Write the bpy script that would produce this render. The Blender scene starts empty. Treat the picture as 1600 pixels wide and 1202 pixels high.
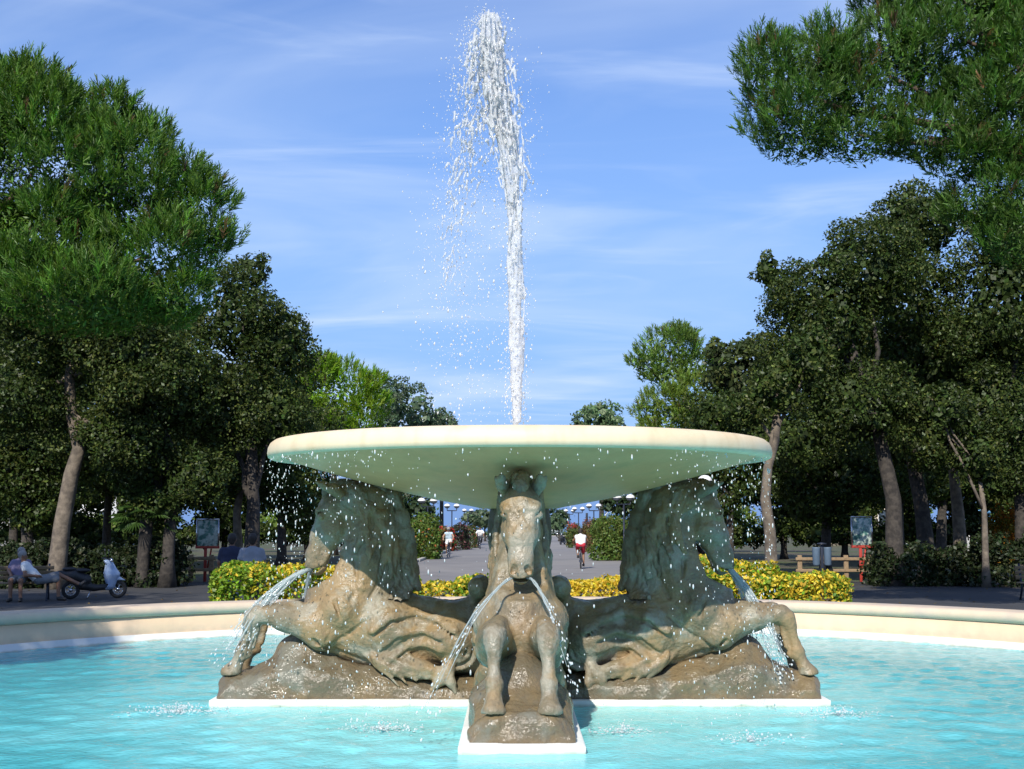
import bpy, math, random
import numpy as np
from mathutils import Vector, Matrix, Euler
R = math.radians
random.seed(7)
rng = np.random.default_rng(11)
scene = bpy.context.scene
COL = scene.collection

# ------------------------------------------------------------------ camera, sky, sun, exposure
PITCH = math.atan(219 / 2000.0)
cam_d = bpy.data.cameras.new('camera'); cam = bpy.data.objects.new('camera', cam_d); COL.objects.link(cam)
cam_d.sensor_width = 36; cam_d.lens = 45.0; cam_d.clip_start = .1; cam_d.clip_end = 9000
EYE = 1.93
cam.location = (0, 0, EYE); cam.rotation_euler = (R(90) + PITCH, 0, 0)
scene.camera = cam

SUN_EL, SUN_AZ = R(39), R(16)              # azimuth: degrees to the left of straight behind the camera
SUN = Vector((-math.sin(SUN_AZ) * math.cos(SUN_EL), -math.cos(SUN_AZ) * math.cos(SUN_EL), math.sin(SUN_EL)))
world = bpy.data.worlds.new('World'); scene.world = world; world.use_nodes = True
wt = world.node_tree; wt.nodes.clear()
def wn(t, **k):
    n = wt.nodes.new(t)
    for a, b in k.items(): setattr(n, a, b)
    return n
sky = wn('ShaderNodeTexSky', sky_type='NISHITA', sun_disc=False)
sky.sun_elevation = SUN_EL; sky.sun_rotation = R(180) + SUN_AZ
sky.altitude = 0; sky.air_density = 1.0; sky.dust_density = .25; sky.ozone_density = 2.2
tint = wn('ShaderNodeMix', data_type='RGBA', blend_type='MULTIPLY'); tint.inputs[0].default_value = 1
tint.inputs[7].default_value = (.72, .90, 1.30, 1)
wt.links.new(sky.outputs[0], tint.inputs[6])
bg_sky = wn('ShaderNodeBackground'); bg_sky.inputs[1].default_value = .116
wt.links.new(tint.outputs[2], bg_sky.inputs[0])
# thin cirrus: noise on the direction projected to a flat cloud layer
geo = wn('ShaderNodeTexCoord'); sep = wn('ShaderNodeSeparateXYZ'); wt.links.new(geo.outputs['Generated'], sep.inputs[0])
def wm(op, a, b=None):
    n = wn('ShaderNodeMath', operation=op)
    for i, v in enumerate((a, b)):
        if v is None: continue
        if isinstance(v, (int, float)): n.inputs[i].default_value = v
        else: wt.links.new(v, n.inputs[i])
    return n.outputs[0]
zz = wm('ADD', wm('MAXIMUM', sep.outputs[2], 0.0), .16)
cx = wm('DIVIDE', sep.outputs[0], zz); cy = wm('DIVIDE', sep.outputs[1], zz)
comb = wn('ShaderNodeCombineXYZ'); wt.links.new(cx, comb.inputs[0]); wt.links.new(cy, comb.inputs[1])
def cloud(scale, rot, stretch, seed, lo, hi):
    mp = wn('ShaderNodeMapping'); mp.inputs['Rotation'].default_value = (0, 0, rot); mp.inputs['Scale'].default_value = (stretch[0], stretch[1], 1)
    mp.inputs['Location'].default_value = (seed, seed * .7, seed * .3)
    wt.links.new(comb.outputs[0], mp.inputs[0])
    nz = wn('ShaderNodeTexNoise'); nz.inputs['Scale'].default_value = scale; nz.inputs['Detail'].default_value = 6; nz.inputs['Roughness'].default_value = .5
    nz.inputs['Distortion'].default_value = 1.0
    wt.links.new(mp.outputs[0], nz.inputs[0])
    mr = wn('ShaderNodeMapRange', interpolation_type='SMOOTHSTEP'); mr.inputs[1].default_value = lo; mr.inputs[2].default_value = hi
    wt.links.new(nz.outputs[0], mr.inputs[0]); return mr.outputs[0]
c1 = cloud(1.0, R(38), (.7, 1.5), 5.6, .38, .70)
c2 = cloud(2.4, R(48), (.5, 1.6), 9.3, .47, .72)
cmask = wm('MINIMUM', wm('ADD', wm('MULTIPLY', c1, .46), wm('MULTIPLY', c2, .36)), .75)
bg_cl = wn('ShaderNodeBackground'); bg_cl.inputs[0].default_value = (.62, .75, .98, 1); bg_cl.inputs[1].default_value = .97
mixc = wn('ShaderNodeMixShader'); wt.links.new(cmask, mixc.inputs[0]); wt.links.new(bg_sky.outputs[0], mixc.inputs[1]); wt.links.new(bg_cl.outputs[0], mixc.inputs[2])
# bluish marine haze bank along the horizon
bg_hz = wn('ShaderNodeBackground'); bg_hz.inputs[0].default_value = (.21, .36, .70, 1); bg_hz.inputs[1].default_value = .95
hz = wn('ShaderNodeMapRange', interpolation_type='SMOOTHSTEP'); hz.inputs[1].default_value = .02; hz.inputs[2].default_value = .06; hz.inputs[3].default_value = 1; hz.inputs[4].default_value = 0
wt.links.new(sep.outputs[2], hz.inputs[0])
bg_lo = wn('ShaderNodeBackground'); bg_lo.inputs[0].default_value = (.30, .52, .93, 1); bg_lo.inputs[1].default_value = .88
lo_ = wn('ShaderNodeMapRange', interpolation_type='SMOOTHSTEP'); lo_.inputs[1].default_value = .04; lo_.inputs[2].default_value = .52; lo_.inputs[3].default_value = .88; lo_.inputs[4].default_value = 0
wt.links.new(sep.outputs[2], lo_.inputs[0])
mixl = wn('ShaderNodeMixShader'); wt.links.new(lo_.outputs[0], mixl.inputs[0]); wt.links.new(bg_sky.outputs[0], mixl.inputs[1]); wt.links.new(bg_lo.outputs[0], mixl.inputs[2]); wt.links.new(mixl.outputs[0], mixc.inputs[1])
mixh = wn('ShaderNodeMixShader'); wt.links.new(hz.outputs[0], mixh.inputs[0]); wt.links.new(mixc.outputs[0], mixh.inputs[1]); wt.links.new(bg_hz.outputs[0], mixh.inputs[2])
wo = wn('ShaderNodeOutputWorld'); wt.links.new(mixh.outputs[0], wo.inputs[0])

sd = bpy.data.lights.new('sun', 'SUN'); sd.energy = 4.6; sd.angle = R(.5); sd.color = (1, .94, .84)
sun = bpy.data.objects.new('sun', sd); COL.objects.link(sun); sun.location = (-20, -40, 60)
sun.rotation_euler = SUN.to_track_quat('Z', 'Y').to_euler()
vs = scene.view_settings; vs.view_transform = 'Standard'; vs.look = 'None'; vs.gamma = 1; vs.exposure = 0.22; vs.use_curve_mapping = False
scene.render.engine = 'CYCLES'
scene.cycles.max_bounces = 10; scene.cycles.diffuse_bounces = 6; scene.cycles.glossy_bounces = 3
scene.cycles.transparent_max_bounces = 24; scene.cycles.transmission_bounces = 4
scene.cycles.caustics_reflective = False; scene.cycles.caustics_refractive = False

# ------------------------------------------------------------------ helpers
def px(x, y, d):
    """the world point that the photograph shows at pixel x, y when it lies d metres ahead of the camera"""
    v = (601 - y) / 2000.0; h = (x - 800) / 2000.0
    cp, sp = math.cos(PITCH), math.sin(PITCH)
    f = cp - v * sp
    t = d / f
    return Vector((h * t, d, EYE + t * (sp + v * cp)))
def lx(x, d): return px(x, 820, d).x
def hz_of(y, d): return px(800, y, d).z

def mesh(name, v, faces, mat=None, smooth=False, col=None):
    """faces: int array (m,k) or list of such arrays"""
    v = np.asarray(v, np.float32)
    if not isinstance(faces, (list, tuple)): faces = [faces]
    faces = [np.asarray(f, np.int32) for f in faces if len(f)]
    me = bpy.data.meshes.new(name)
    me.vertices.add(len(v)); me.vertices.foreach_set('co', v.ravel())
    nl = sum(f.size for f in faces); npoly = sum(len(f) for f in faces)
    me.loops.add(nl); me.polygons.add(npoly)
    me.loops.foreach_set('vertex_index', np.concatenate([f.ravel() for f in faces]))
    tot = np.concatenate([np.full(len(f), f.shape[1], np.int32) for f in faces])
    st = np.concatenate([[0], np.cumsum(tot)[:-1]]).astype(np.int32)
    me.polygons.foreach_set('loop_start', st)
    try: me.polygons.foreach_set('loop_total', tot)
    except Exception: pass
    if smooth: me.polygons.foreach_set('use_smooth', np.ones(npoly, bool))
    if col is not None:
        a = me.color_attributes.new('Col', 'FLOAT_COLOR', 'POINT')
        c = np.ones((len(v), 4), np.float32); c[:, :3] = col
        a.data.foreach_set('color', c.ravel())
    if mat: me.materials.append(mat)
    me.update(calc_edges=True)
    return me
def link(name, me, parent=None, loc=None):
    o = bpy.data.objects.new(name, me); COL.objects.link(o)
    if parent: o.parent = parent
    if loc is not None: o.location = loc
    return o
def tag(o, label=None, cat=None, group=None, kind=None):
    if label: o['label'] = label
    if cat: o['category'] = cat
    if group: o['group'] = group
    if kind: o['kind'] = kind
    return o
def thing(name, label, cat, loc=(0, 0, 0), rz=0, group=None):
    o = bpy.data.objects.new(name, None); COL.objects.link(o)
    o.location = loc; o.rotation_euler = (0, 0, rz); o.empty_display_size = .2
    return tag(o, label, cat, group)
def copy_tree(o, parent=None):
    c = o.copy(); COL.objects.link(c)
    if parent is not None: c.parent = parent
    for ch in list(o.children): copy_tree(ch, c)
    return c

class MB:
    """collects verts / faces for one mesh"""
    def __init__(s): s.v = []; s.f = {}; s.n = 0
    def add(s, v, f):
        v = np.asarray(v, float); f = np.asarray(f, int)
        s.v.append(v); s.f.setdefault(f.shape[1], []).append(f + s.n); s.n += len(v)
    def box(s, c, size, rot=None, bev=0.0):
        hx, hy, hz_ = [a / 2 for a in size]
        if bev <= 0:
            v = np.array([(x, y, z) for x in (-hx, hx) for y in (-hy, hy) for z in (-hz_, hz_)])
            f = [(0, 1, 3, 2), (4, 6, 7, 5), (0, 4, 5, 1), (2, 3, 7, 6), (0, 2, 6, 4), (1, 5, 7, 3)]
            if rot is not None: v = v @ np.array(rot).T
            s.add(v + np.array(c), f); return
        b = min(bev, hx * .49, hy * .49, hz_ * .49)
        import bmesh
        bm = bmesh.new(); bmesh.ops.create_cube(bm, size=1)
        for q in bm.verts: q.co = Vector((q.co.x * size[0], q.co.y * size[1], q.co.z * size[2]))
        bmesh.ops.bevel(bm, geom=bm.edges[:], offset=b, segments=2, profile=.6, affect='EDGES')
        bm.verts.index_update()
        v = np.array([q.co[:] for q in bm.verts])
        if rot is not None: v = v @ np.array(rot).T
        v = v + np.array(c); n0 = s.n; s.v.append(v); s.n += len(v)
        for p in bm.faces:
            ix = [q.index + n0 for q in p.verts]; s.f.setdefault(len(ix), []).append(np.array([ix]))
        bm.free()
    def tube(s, pts, rad, seg=8, cap=True):
        pts = np.asarray(pts, float); n = len(pts)
        rad = np.full(n, rad, float) if np.isscalar(rad) else np.asarray(rad, float)
        tan = np.gradient(pts, axis=0); tan /= np.linalg.norm(tan, axis=1)[:, None] + 1e-9
        up = np.array([0, 0, 1.0]) if abs(tan[0][2]) < .9 else np.array([1.0, 0, 0])
        v = []
        u = np.cross(tan[0], up); u /= np.linalg.norm(u)
        a = np.linspace(0, 2 * np.pi, seg, endpoint=False)
        for i in range(n):
            u = u - tan[i] * np.dot(u, tan[i]); u /= np.linalg.norm(u) + 1e-9
            w = np.cross(tan[i], u)
            v.append(pts[i] + rad[i] * (np.cos(a)[:, None] * u + np.sin(a)[:, None] * w))
        v = np.concatenate(v)
        i, j = np.meshgrid(np.arange(n - 1), np.arange(seg), indexing='ij'); i = i.ravel(); j = j.ravel(); k = (j + 1) % seg
        f = np.stack([i * seg + j, i * seg + k, (i + 1) * seg + k, (i + 1) * seg + j], 1)
        if cap:
            v = np.vstack([v, pts[:1], pts[-1:]]); b = n * seg
            jj = np.arange(seg); kk = (jj + 1) % seg
            t = np.vstack([np.stack([kk, jj, np.full(seg, b)], 1), np.stack([(n - 1) * seg + jj, (n - 1) * seg + kk, np.full(seg, b + 1)], 1)])
            n0 = s.n; s.add(v, f); s.f.setdefault(3, []).append(t + n0)
        else: s.add(v, f)
    def lathe(s, prof, seg=32, c=(0, 0, 0), a0=0, a1=2 * math.pi):
        prof = np.asarray(prof, float); n = len(prof); full = abs(a1 - a0 - 2 * math.pi) < 1e-6
        a = np.linspace(a0, a1, seg, endpoint=not full); m = len(a)
        v = np.stack([np.outer(prof[:, 0], np.cos(a)), np.outer(prof[:, 0], np.sin(a)), np.repeat(prof[:, 1:2], m, 1)], 2).reshape(-1, 3) + np.array(c)
        i, j = np.meshgrid(np.arange(n - 1), np.arange(m if full else m - 1), indexing='ij'); i = i.ravel(); j = j.ravel(); k = (j + 1) % m
        s.add(v, np.stack([i * m + j, i * m + k, (i + 1) * m + k, (i + 1) * m + j], 1))
    def ring(s, c, axis, R_, r_, seg=28, sub=8):
        a = np.linspace(0, 2 * np.pi, seg + 1)
        ax = np.array(axis, float); ax /= np.linalg.norm(ax)
        u = np.cross(ax, [0, 0, 1.0]) if abs(ax[2]) < .9 else np.cross(ax, [1.0, 0, 0]); u /= np.linalg.norm(u); w = np.cross(ax, u)
        b = np.linspace(0, 2 * np.pi, sub, endpoint=False)
        A, B = np.meshgrid(a[:-1], b, indexing='ij'); A = A.ravel(); B = B.ravel()
        d = np.cos(A)[:, None] * u + np.sin(A)[:, None] * w
        v = np.array(c) + d * (R_ + r_ * np.cos(B))[:, None] + ax * (r_ * np.sin(B))[:, None]
        i, j = np.meshgrid(np.arange(seg), np.arange(sub), indexing='ij'); i = i.ravel(); j = j.ravel(); i2 = (i + 1) % seg; j2 = (j + 1) % sub
        s.add(v, np.stack([i * sub + j, i2 * sub + j, i2 * sub + j2, i * sub + j2], 1))
    def ball(s, c, r, seg=14, rows=9, sc=(1, 1, 1)):
        t = np.linspace(0, np.pi, rows)
        n0 = len(s.v)
        s.lathe(np.stack([np.maximum(np.sin(t), 1e-4) * r, -np.cos(t) * r], 1), seg)
        s.v[n0] = s.v[n0] * np.array(sc) + np.array(c)
    def build(s, name, mat, parent=None, smooth=False, loc=None):
        return link(name, mesh(name, np.concatenate(s.v), [np.concatenate(f) for f in s.f.values()], mat, smooth), parent, loc)

def vnoise(p, scale, seed=0):
    """value noise in -1..1, p (n,3)"""
    q = np.asarray(p, float) * scale + seed * 17.31
    i = np.floor(q).astype(np.int64); f = q - i; f = f * f * (3 - 2 * f)
    def h(a, b, c):
        n = (a * 374761393 + b * 668265263 + c * 2147483647 + seed * 974634777) & 0xffffffff
        n = ((n ^ (n >> 13)) * 1274126177) & 0xffffffff
        return ((n ^ (n >> 16)) & 0xffff) / 32767.5 - 1
    r = 0
    for a in (0, 1):
        for b in (0, 1):
            for c in (0, 1):
                w = (f[:, 0] if a else 1 - f[:, 0]) * (f[:, 1] if b else 1 - f[:, 1]) * (f[:, 2] if c else 1 - f[:, 2])
                r = r + w * h(i[:, 0] + a, i[:, 1] + b, i[:, 2] + c)
    return r

# ------------------------------------------------------------------ implicit bodies (smooth unions meshed with surface nets)
class Field:
    def __init__(s, lo, hi, h):
        s.lo = np.array(lo, float); s.h = h
        s.n = np.ceil((np.array(hi) - s.lo) / h).astype(int) + 1
        s.d = np.full(tuple(s.n), .5, np.float32)
        s.ax = [s.lo[i] + h * np.arange(s.n[i]) for i in range(3)]
    def sub(s, lo, hi):
        a = np.clip(np.floor((np.array(lo) - s.lo) / s.h).astype(int), 0, s.n); b = np.clip(np.ceil((np.array(hi) - s.lo) / s.h).astype(int) + 1, 0, s.n)
        return tuple(slice(x, y) for x, y in zip(a, b))
    def cone(s, a, b, ra, rb, k=.05, sy=1.0, op='add', mirror=False):
        a = np.array(a, float); b = np.array(b, float); m = max(ra, rb) * max(1, sy) + k * 1.2 + .04
        for sg in ((1, -1) if mirror else (1,)):
            A = a * np.array([1, sg, 1]); B = b * np.array([1, sg, 1])
            sl = s.sub(np.minimum(A, B) - m, np.maximum(A, B) + m)
            if any(x.stop <= x.start for x in sl): continue
            X = s.ax[0][sl[0]][:, None, None] - A[0]; Y = (s.ax[1][sl[1]][None, :, None] - A[1]) / sy; Z = s.ax[2][sl[2]][None, None, :] - A[2]
            e = B - A; ey = e[1] / sy; L = e[0] ** 2 + ey ** 2 + e[2] ** 2
            if L < 1e-9: t = 0.0; r = ra
            else:
                t = np.clip((X * e[0] + Y * ey + Z * e[2]) / L, 0, 1); r = ra + (rb - ra) * t
            d = (np.sqrt((X - t * e[0]) ** 2 + (Y - t * ey) ** 2 + (Z - t * e[2]) ** 2) - r) * min(1, sy)
            s.mix(sl, d.astype(np.float32), k, op)
    def ball(s, c, r, k=.05, sy=1.0, op='add', mirror=False): s.cone(c, c, r, r, k, sy, op, mirror)
    def mix(s, sl, d, k, op):
        o = s.d[sl]
        if op == 'add':
            h = np.clip(.5 + .5 * (o - d) / k, 0, 1); s.d[sl] = o + (d - o) * h - k * h * (1 - h)
        else:
            h = np.clip(.5 - .5 * (o + d) / k, 0, 1); s.d[sl] = o + (-d - o) * h + k * h * (1 - h)
    def chain(s, pts, rs, k=.05, sy=1.0, op='add', mirror=False):
        for i in range(len(pts) - 1): s.cone(pts[i], pts[i + 1], rs[i], rs[i + 1], k, sy, op, mirror)
    def side(s, x, z):
        """largest y inside the body at x, z"""
        i = int(round((x - s.lo[0]) / s.h)); k = int(round((z - s.lo[2]) / s.h))
        if not (0 <= i < s.n[0] and 0 <= k < s.n[2]): return None
        w = np.nonzero(s.d[i, :, k] < 0)[0]
        return s.ax[1][w[-1]] if len(w) else None
    def surface(s):
        d = s.d; g = d < 0
        nx, ny, nz = d.shape
        cnt = np.zeros((nx - 1, ny - 1, nz - 1), np.int8)
        for a in (0, 1):
            for b in (0, 1):
                for c in (0, 1): cnt += g[a:nx - 1 + a, b:ny - 1 + b, c:nz - 1 + c]
        act = (cnt > 0) & (cnt < 8)
        I = np.argwhere(act); idx = np.full(act.shape, -1, np.int64); idx[act] = np.arange(len(I))
        pos = np.zeros((len(I), 3)); num = np.zeros(len(I))
        for ax in range(3):
            o1, o2 = [q for q in range(3) if q != ax]
            for a in (0, 1):
                for b in (0, 1):
                    c0 = I.copy(); c0[:, o1] += a; c0[:, o2] += b; c1 = c0.copy(); c1[:, ax] += 1
                    v0 = d[c0[:, 0], c0[:, 1], c0[:, 2]]; v1 = d[c1[:, 0], c1[:, 1], c1[:, 2]]
                    m = (v0 < 0) != (v1 < 0); t = np.where(m, v0 / np.where(m, v0 - v1, 1), 0)
                    p = c0.astype(float); p[:, ax] += t
                    pos += p * m[:, None]; num += m
        v = pos / num[:, None] * s.h + s.lo
        quads = []
        for ax in range(3):
            o1, o2 = [(1, 2), (2, 0), (0, 1)][ax]
            sl0 = [slice(None)] * 3; sl1 = [slice(None)] * 3
            sl0[ax] = slice(0, -1); sl1[ax] = slice(1, None)
            ch = g[tuple(sl0)] != g[tuple(sl1)]
            E = np.argwhere(ch)
            E = E[(E[:, o1] > 0) & (E[:, o2] > 0) & (E[:, o1] < d.shape[o1] - 1) & (E[:, o2] < d.shape[o2] - 1)]
            ins = g[E[:, 0], E[:, 1], E[:, 2]]
            def cell(a, b):
                c = E.copy(); c[:, o1] -= a; c[:, o2] -= b
                return idx[c[:, 0], c[:, 1], c[:, 2]]
            q = np.stack([cell(1, 1), cell(0, 1), cell(0, 0), cell(1, 0)], 1)
            q[~ins] = q[~ins][:, ::-1]
            quads.append(q)
        q = np.concatenate(quads); q = q[(q >= 0).all(1)]
        return v, q

def normals(v, q):
    n = np.zeros_like(v)
    a = np.cross(v[q[:, 2]] - v[q[:, 0]], v[q[:, 3]] - v[q[:, 1]]) if q.shape[1] == 4 else np.cross(v[q[:, 1]] - v[q[:, 0]], v[q[:, 2]] - v[q[:, 0]])
    for i in range(q.shape[1]): np.add.at(n, q[:, i], a)
    return n / (np.linalg.norm(n, axis=1)[:, None] + 1e-9)

# ------------------------------------------------------------------ materials
def mat(name, color=(.5, .5, .5), rough=.6, metal=0.0, var=0.0, vscale=3.0, bump=0.0, bscale=30.0, spec=.5, col2=None, mscale=2.0, mlo=.4, mhi=.6, coat=0.0, vec='Object'):
    m = bpy.data.materials.new(name); m.use_nodes = True; t = m.node_tree; b = t.nodes['Principled BSDF']
    b.inputs['Roughness'].default_value = rough; b.inputs['Metallic'].default_value = metal; b.inputs['Specular IOR Level'].default_value = spec
    b.inputs['Coat Weight'].default_value = coat
    tc = t.nodes.new('ShaderNodeTexCoord'); src = tc.outputs[vec]
    c = t.nodes.new('ShaderNodeRGB'); c.outputs[0].default_value = (*color, 1); out = c.outputs[0]
    if col2 is not None:
        n = t.nodes.new('ShaderNodeTexNoise'); n.inputs['Scale'].default_value = mscale; n.inputs['Detail'].default_value = 7; n.inputs['Roughness'].default_value = .6; t.links.new(src, n.inputs[0])
        mr = t.nodes.new('ShaderNodeMapRange'); mr.interpolation_type = 'SMOOTHSTEP'; mr.inputs[1].default_value = mlo; mr.inputs[2].default_value = mhi; t.links.new(n.outputs[0], mr.inputs[0])
        mx = t.nodes.new('ShaderNodeMix'); mx.data_type = 'RGBA'; mx.inputs[7].default_value = (*col2, 1); t.links.new(mr.outputs[0], mx.inputs[0]); t.links.new(out, mx.inputs[6]); out = mx.outputs[2]
    if var > 0:
        n = t.nodes.new('ShaderNodeTexNoise'); n.inputs['Scale'].default_value = vscale; n.inputs['Detail'].default_value = 8; n.inputs['Roughness'].default_value = .65; t.links.new(src, n.inputs[0])
        mr = t.nodes.new('ShaderNodeMapRange'); mr.inputs[1].default_value = .25; mr.inputs[2].default_value = .75; mr.inputs[3].default_value = 1 - var; mr.inputs[4].default_value = 1 + var; t.links.new(n.outputs[0], mr.inputs[0])
        mx = t.nodes.new('ShaderNodeMix'); mx.data_type = 'RGBA'; mx.blend_type = 'MULTIPLY'; mx.inputs[0].default_value = 1; t.links.new(out, mx.inputs[6]); t.links.new(mr.outputs[0], mx.inputs[7]); out = mx.outputs[2]
    t.links.new(out, b.inputs['Base Color'])
    if bump > 0:
        n = t.nodes.new('ShaderNodeTexNoise'); n.inputs['Scale'].default_value = bscale; n.inputs['Detail'].default_value = 6; t.links.new(src, n.inputs[0])
        bp = t.nodes.new('ShaderNodeBump'); bp.inputs['Strength'].default_value = bump; bp.inputs['Distance'].default_value = .02; t.links.new(n.outputs[0], bp.inputs['Height']); t.links.new(bp.outputs[0], b.inputs['Normal'])
    return m
def leaf_mat(name, trans=.35, rough=.5, gloss=.06):
    """foliage: each leaf's own colour comes from the attribute; light passes through it"""
    m = bpy.data.materials.new(name); m.use_nodes = True; t = m.node_tree; t.nodes.clear()
    a = t.nodes.new('ShaderNodeAttribute'); a.attribute_name = 'Col'
    d = t.nodes.new('ShaderNodeBsdfDiffuse'); tr = t.nodes.new('ShaderNodeBsdfTranslucent'); g = t.nodes.new('ShaderNodeBsdfGlossy')
    g.inputs['Roughness'].default_value = rough; g.inputs['Color'].default_value = (.8, .85, .8, 1)
    hs = t.nodes.new('ShaderNodeHueSaturation'); hs.inputs['Saturation'].default_value = 1.1; hs.inputs['Value'].default_value = 1.3; t.links.new(a.outputs[0], hs.inputs['Color'])
    t.links.new(a.outputs[0], d.inputs[0]); t.links.new(hs.outputs[0], tr.inputs[0])
    m1 = t.nodes.new('ShaderNodeMixShader'); m1.inputs[0].default_value = trans; t.links.new(d.outputs[0], m1.inputs[1]); t.links.new(tr.outputs[0], m1.inputs[2])
    m2 = t.nodes.new('ShaderNodeMixShader'); m2.inputs[0].default_value = gloss; t.links.new(m1.outputs[0], m2.inputs[1]); t.links.new(g.outputs[0], m2.inputs[2])
    o = t.nodes.new('ShaderNodeOutputMaterial'); t.links.new(m2.outputs[0], o.inputs[0])
    return m
# ------------------------------------------------------------------ setting: ground, plaza, road, sea
FX, FY = .07, 12.0          # centre of the fountain
WATER = .332; PLINTH = .39
M_asph = mat('asphalt', (.036, .037, .041), .9, var=.25, vscale=1.3, bump=.25, bscale=60, col2=(.05, .05, .05), mscale=.25, mlo=.35, mhi=.7)
M_road = mat('worn_paving', (.20, .19, .185), .9, var=.14, vscale=.6, bump=.15, bscale=40, col2=(.24, .225, .21), mscale=.12, mlo=.4, mhi=.65)
M_soil = mat('park_soil', (.085, .07, .045), .95, var=.35, vscale=2, bump=.4, bscale=25, col2=(.06, .08, .025), mscale=.35, mlo=.42, mhi=.6)
M_kerb = mat('kerb_stone', (.42, .40, .36), .85, var=.15, vscale=6)
def sheet(name, pts, z, m):
    me = mesh(name, [(x, y, z) for x, y in pts], np.array([list(range(len(pts)))]), m)
    return tag(link(name, me), kind='structure')
sheet('ground', [(-700, -200), (700, -200), (700, 330), (-700, 330)], -.004, M_soil)
sheet('plaza', [(-45, -25), (45, -25), (45, 44), (-45, 44)], 0.0, M_asph)
RD = .0105                                   # the avenue runs very slightly to the right
def rx(off, y): return RD * y + off
sheet('road', [(rx(-5.55, 40), 40), (rx(5.35, 40), 40), (rx(5.35, 214), 214), (rx(-5.55, 214), 214)], .004, M_road)
sea_m = mat('sea_water', (.05, .13, .26), .25, bump=.3, bscale=.3, vec='Object')
sheet('sea', [(-4000, 330), (4000, 330), (4000, 7000), (-4000, 7000)], -.5, sea_m)
for sx, off in ((-1, -5.68), (1, 5.48)):
    kb = MB()
    for i in range(29):
        y0 = 44 + i * 5.9
        kb.box((rx(off, y0 + 2.95), y0 + 2.95, .06), (.24, 5.86, .13), bev=.02)
    tag(kb.build('kerb', M_kerb), kind='structure')
kb = MB(); kb.box((rx(0, 214.3), 214.3, .06), (60, .35, .14)); tag(kb.build('kerb', M_kerb), kind='structure')

def weather(m, zlo=None, zhi=None, stain=(.20, .19, .12), streak=.0, scol=(.45, .38, .26), sscale=9):
    """vertical drip streaks and a dirty band between two heights, on top of a plain material"""
    t = m.node_tree; b = t.nodes['Principled BSDF']; out = b.inputs['Base Color'].links[0].from_socket; tc = t.nodes.new('ShaderNodeTexCoord')
    def mixin(out, fac, c):
        x = t.nodes.new('ShaderNodeMix'); x.data_type = 'RGBA'; x.inputs[7].default_value = (*c, 1); t.links.new(fac, x.inputs[0]); t.links.new(out, x.inputs[6]); return x.outputs[2]
    def rng_(src, a, b_, lo=0, hi=1):
        r = t.nodes.new('ShaderNodeMapRange'); r.interpolation_type = 'SMOOTHSTEP'; r.inputs[1].default_value = a; r.inputs[2].default_value = b_; r.inputs[3].default_value = lo; r.inputs[4].default_value = hi; t.links.new(src, r.inputs[0]); return r.outputs[0]
    if streak:
        g = t.nodes.new('ShaderNodeMapping'); g.inputs['Scale'].default_value = (1, 1, .06); t.links.new(tc.outputs['Object'], g.inputs[0])
        n = t.nodes.new('ShaderNodeTexNoise'); n.inputs['Scale'].default_value = sscale; n.inputs['Detail'].default_value = 7; t.links.new(g.outputs[0], n.inputs[0])
        out = mixin(out, rng_(n.outputs[0], .47, .78, 0, streak), scol)
    if zlo is not None:
        s = t.nodes.new('ShaderNodeSeparateXYZ'); t.links.new(tc.outputs['Object'], s.inputs[0])
        n = t.nodes.new('ShaderNodeTexNoise'); n.inputs['Scale'].default_value = 7; n.inputs['Detail'].default_value = 7; t.links.new(tc.outputs['Object'], n.inputs[0])
        a = t.nodes.new('ShaderNodeMath'); a.operation = 'MULTIPLY_ADD'; a.inputs[1].default_value = -(zhi - zlo) * 1.6; t.links.new(n.outputs[0], a.inputs[0]); t.links.new(s.outputs[2], a.inputs[2])
        out = mixin(out, rng_(a.outputs[0], zlo - (zhi - zlo) * .8, zhi - (zhi - zlo) * .8, .75, 0), stain)
    t.links.new(out, b.inputs['Base Color'])
# ------------------------------------------------------------------ pool
M_wall = mat('peach_plaster', (.76, .56, .385), .8, var=.06, vscale=4, bump=.12, bscale=50, col2=(.70, .53, .355), mscale=1.2, mlo=.35, mhi=.7)
M_cope = mat('coping_plaster', (.68, .54, .38), .75, var=.07, vscale=5, bump=.12, bscale=50, col2=(.56, .46, .37), mscale=1.5, mlo=.4, mhi=.7)
M_white = mat('white_render', (.78, .78, .74), .6, var=.06, vscale=6, bump=.08, bscale=30, col2=(.66, .70, .66), mscale=3, mlo=.45, mhi=.75)
weather(M_white, .325, .362, (.34, .36, .26), .35, (.58, .58, .50), 12)
weather(M_wall, .40, .52, (.52, .43, .31), .30, (.56, .44, .32), 5)
weather(M_cope, None, None, streak=.35, scol=(.50, .42, .32), sscale=4)
M_floor = mat('turquoise_pool_paint', (.32, .88, .91), .6, var=.08, vscale=1.5, col2=(.42, .91, .92), mscale=.7, mlo=.35, mhi=.65)
PC = (.12, 12.0, 0); PR = 7.9
pool = thing('pool', 'large round pool with peach plaster wall and rounded coping', 'pool', (0, 0, 0))
b = MB(); b.lathe([(8.30, 0), (8.30, .66), (PR, .66), (PR, .42)], 160, PC); b.build('wall', M_wall, pool, True)
b = MB()
t = np.linspace(-.5 * np.pi, .5 * np.pi, 9)
nose = [(PR + .02 - .075 * math.cos(a), .735 + .075 * math.sin(a)) for a in t]
nose2 = [(8.36 + .075 * math.cos(a), .735 + .075 * math.sin(a)) for a in t[::-1]]
b.lathe((nose + nose2 + [nose[0]])[::-1], 160, PC); b.build('coping', M_cope, pool, True)
b = MB(); b.lathe([(PR + .05, .425), (PR - .05, .425), (PR - .05, .012)], 160, PC); b.build('waterline_band', M_white, pool, False)
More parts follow.
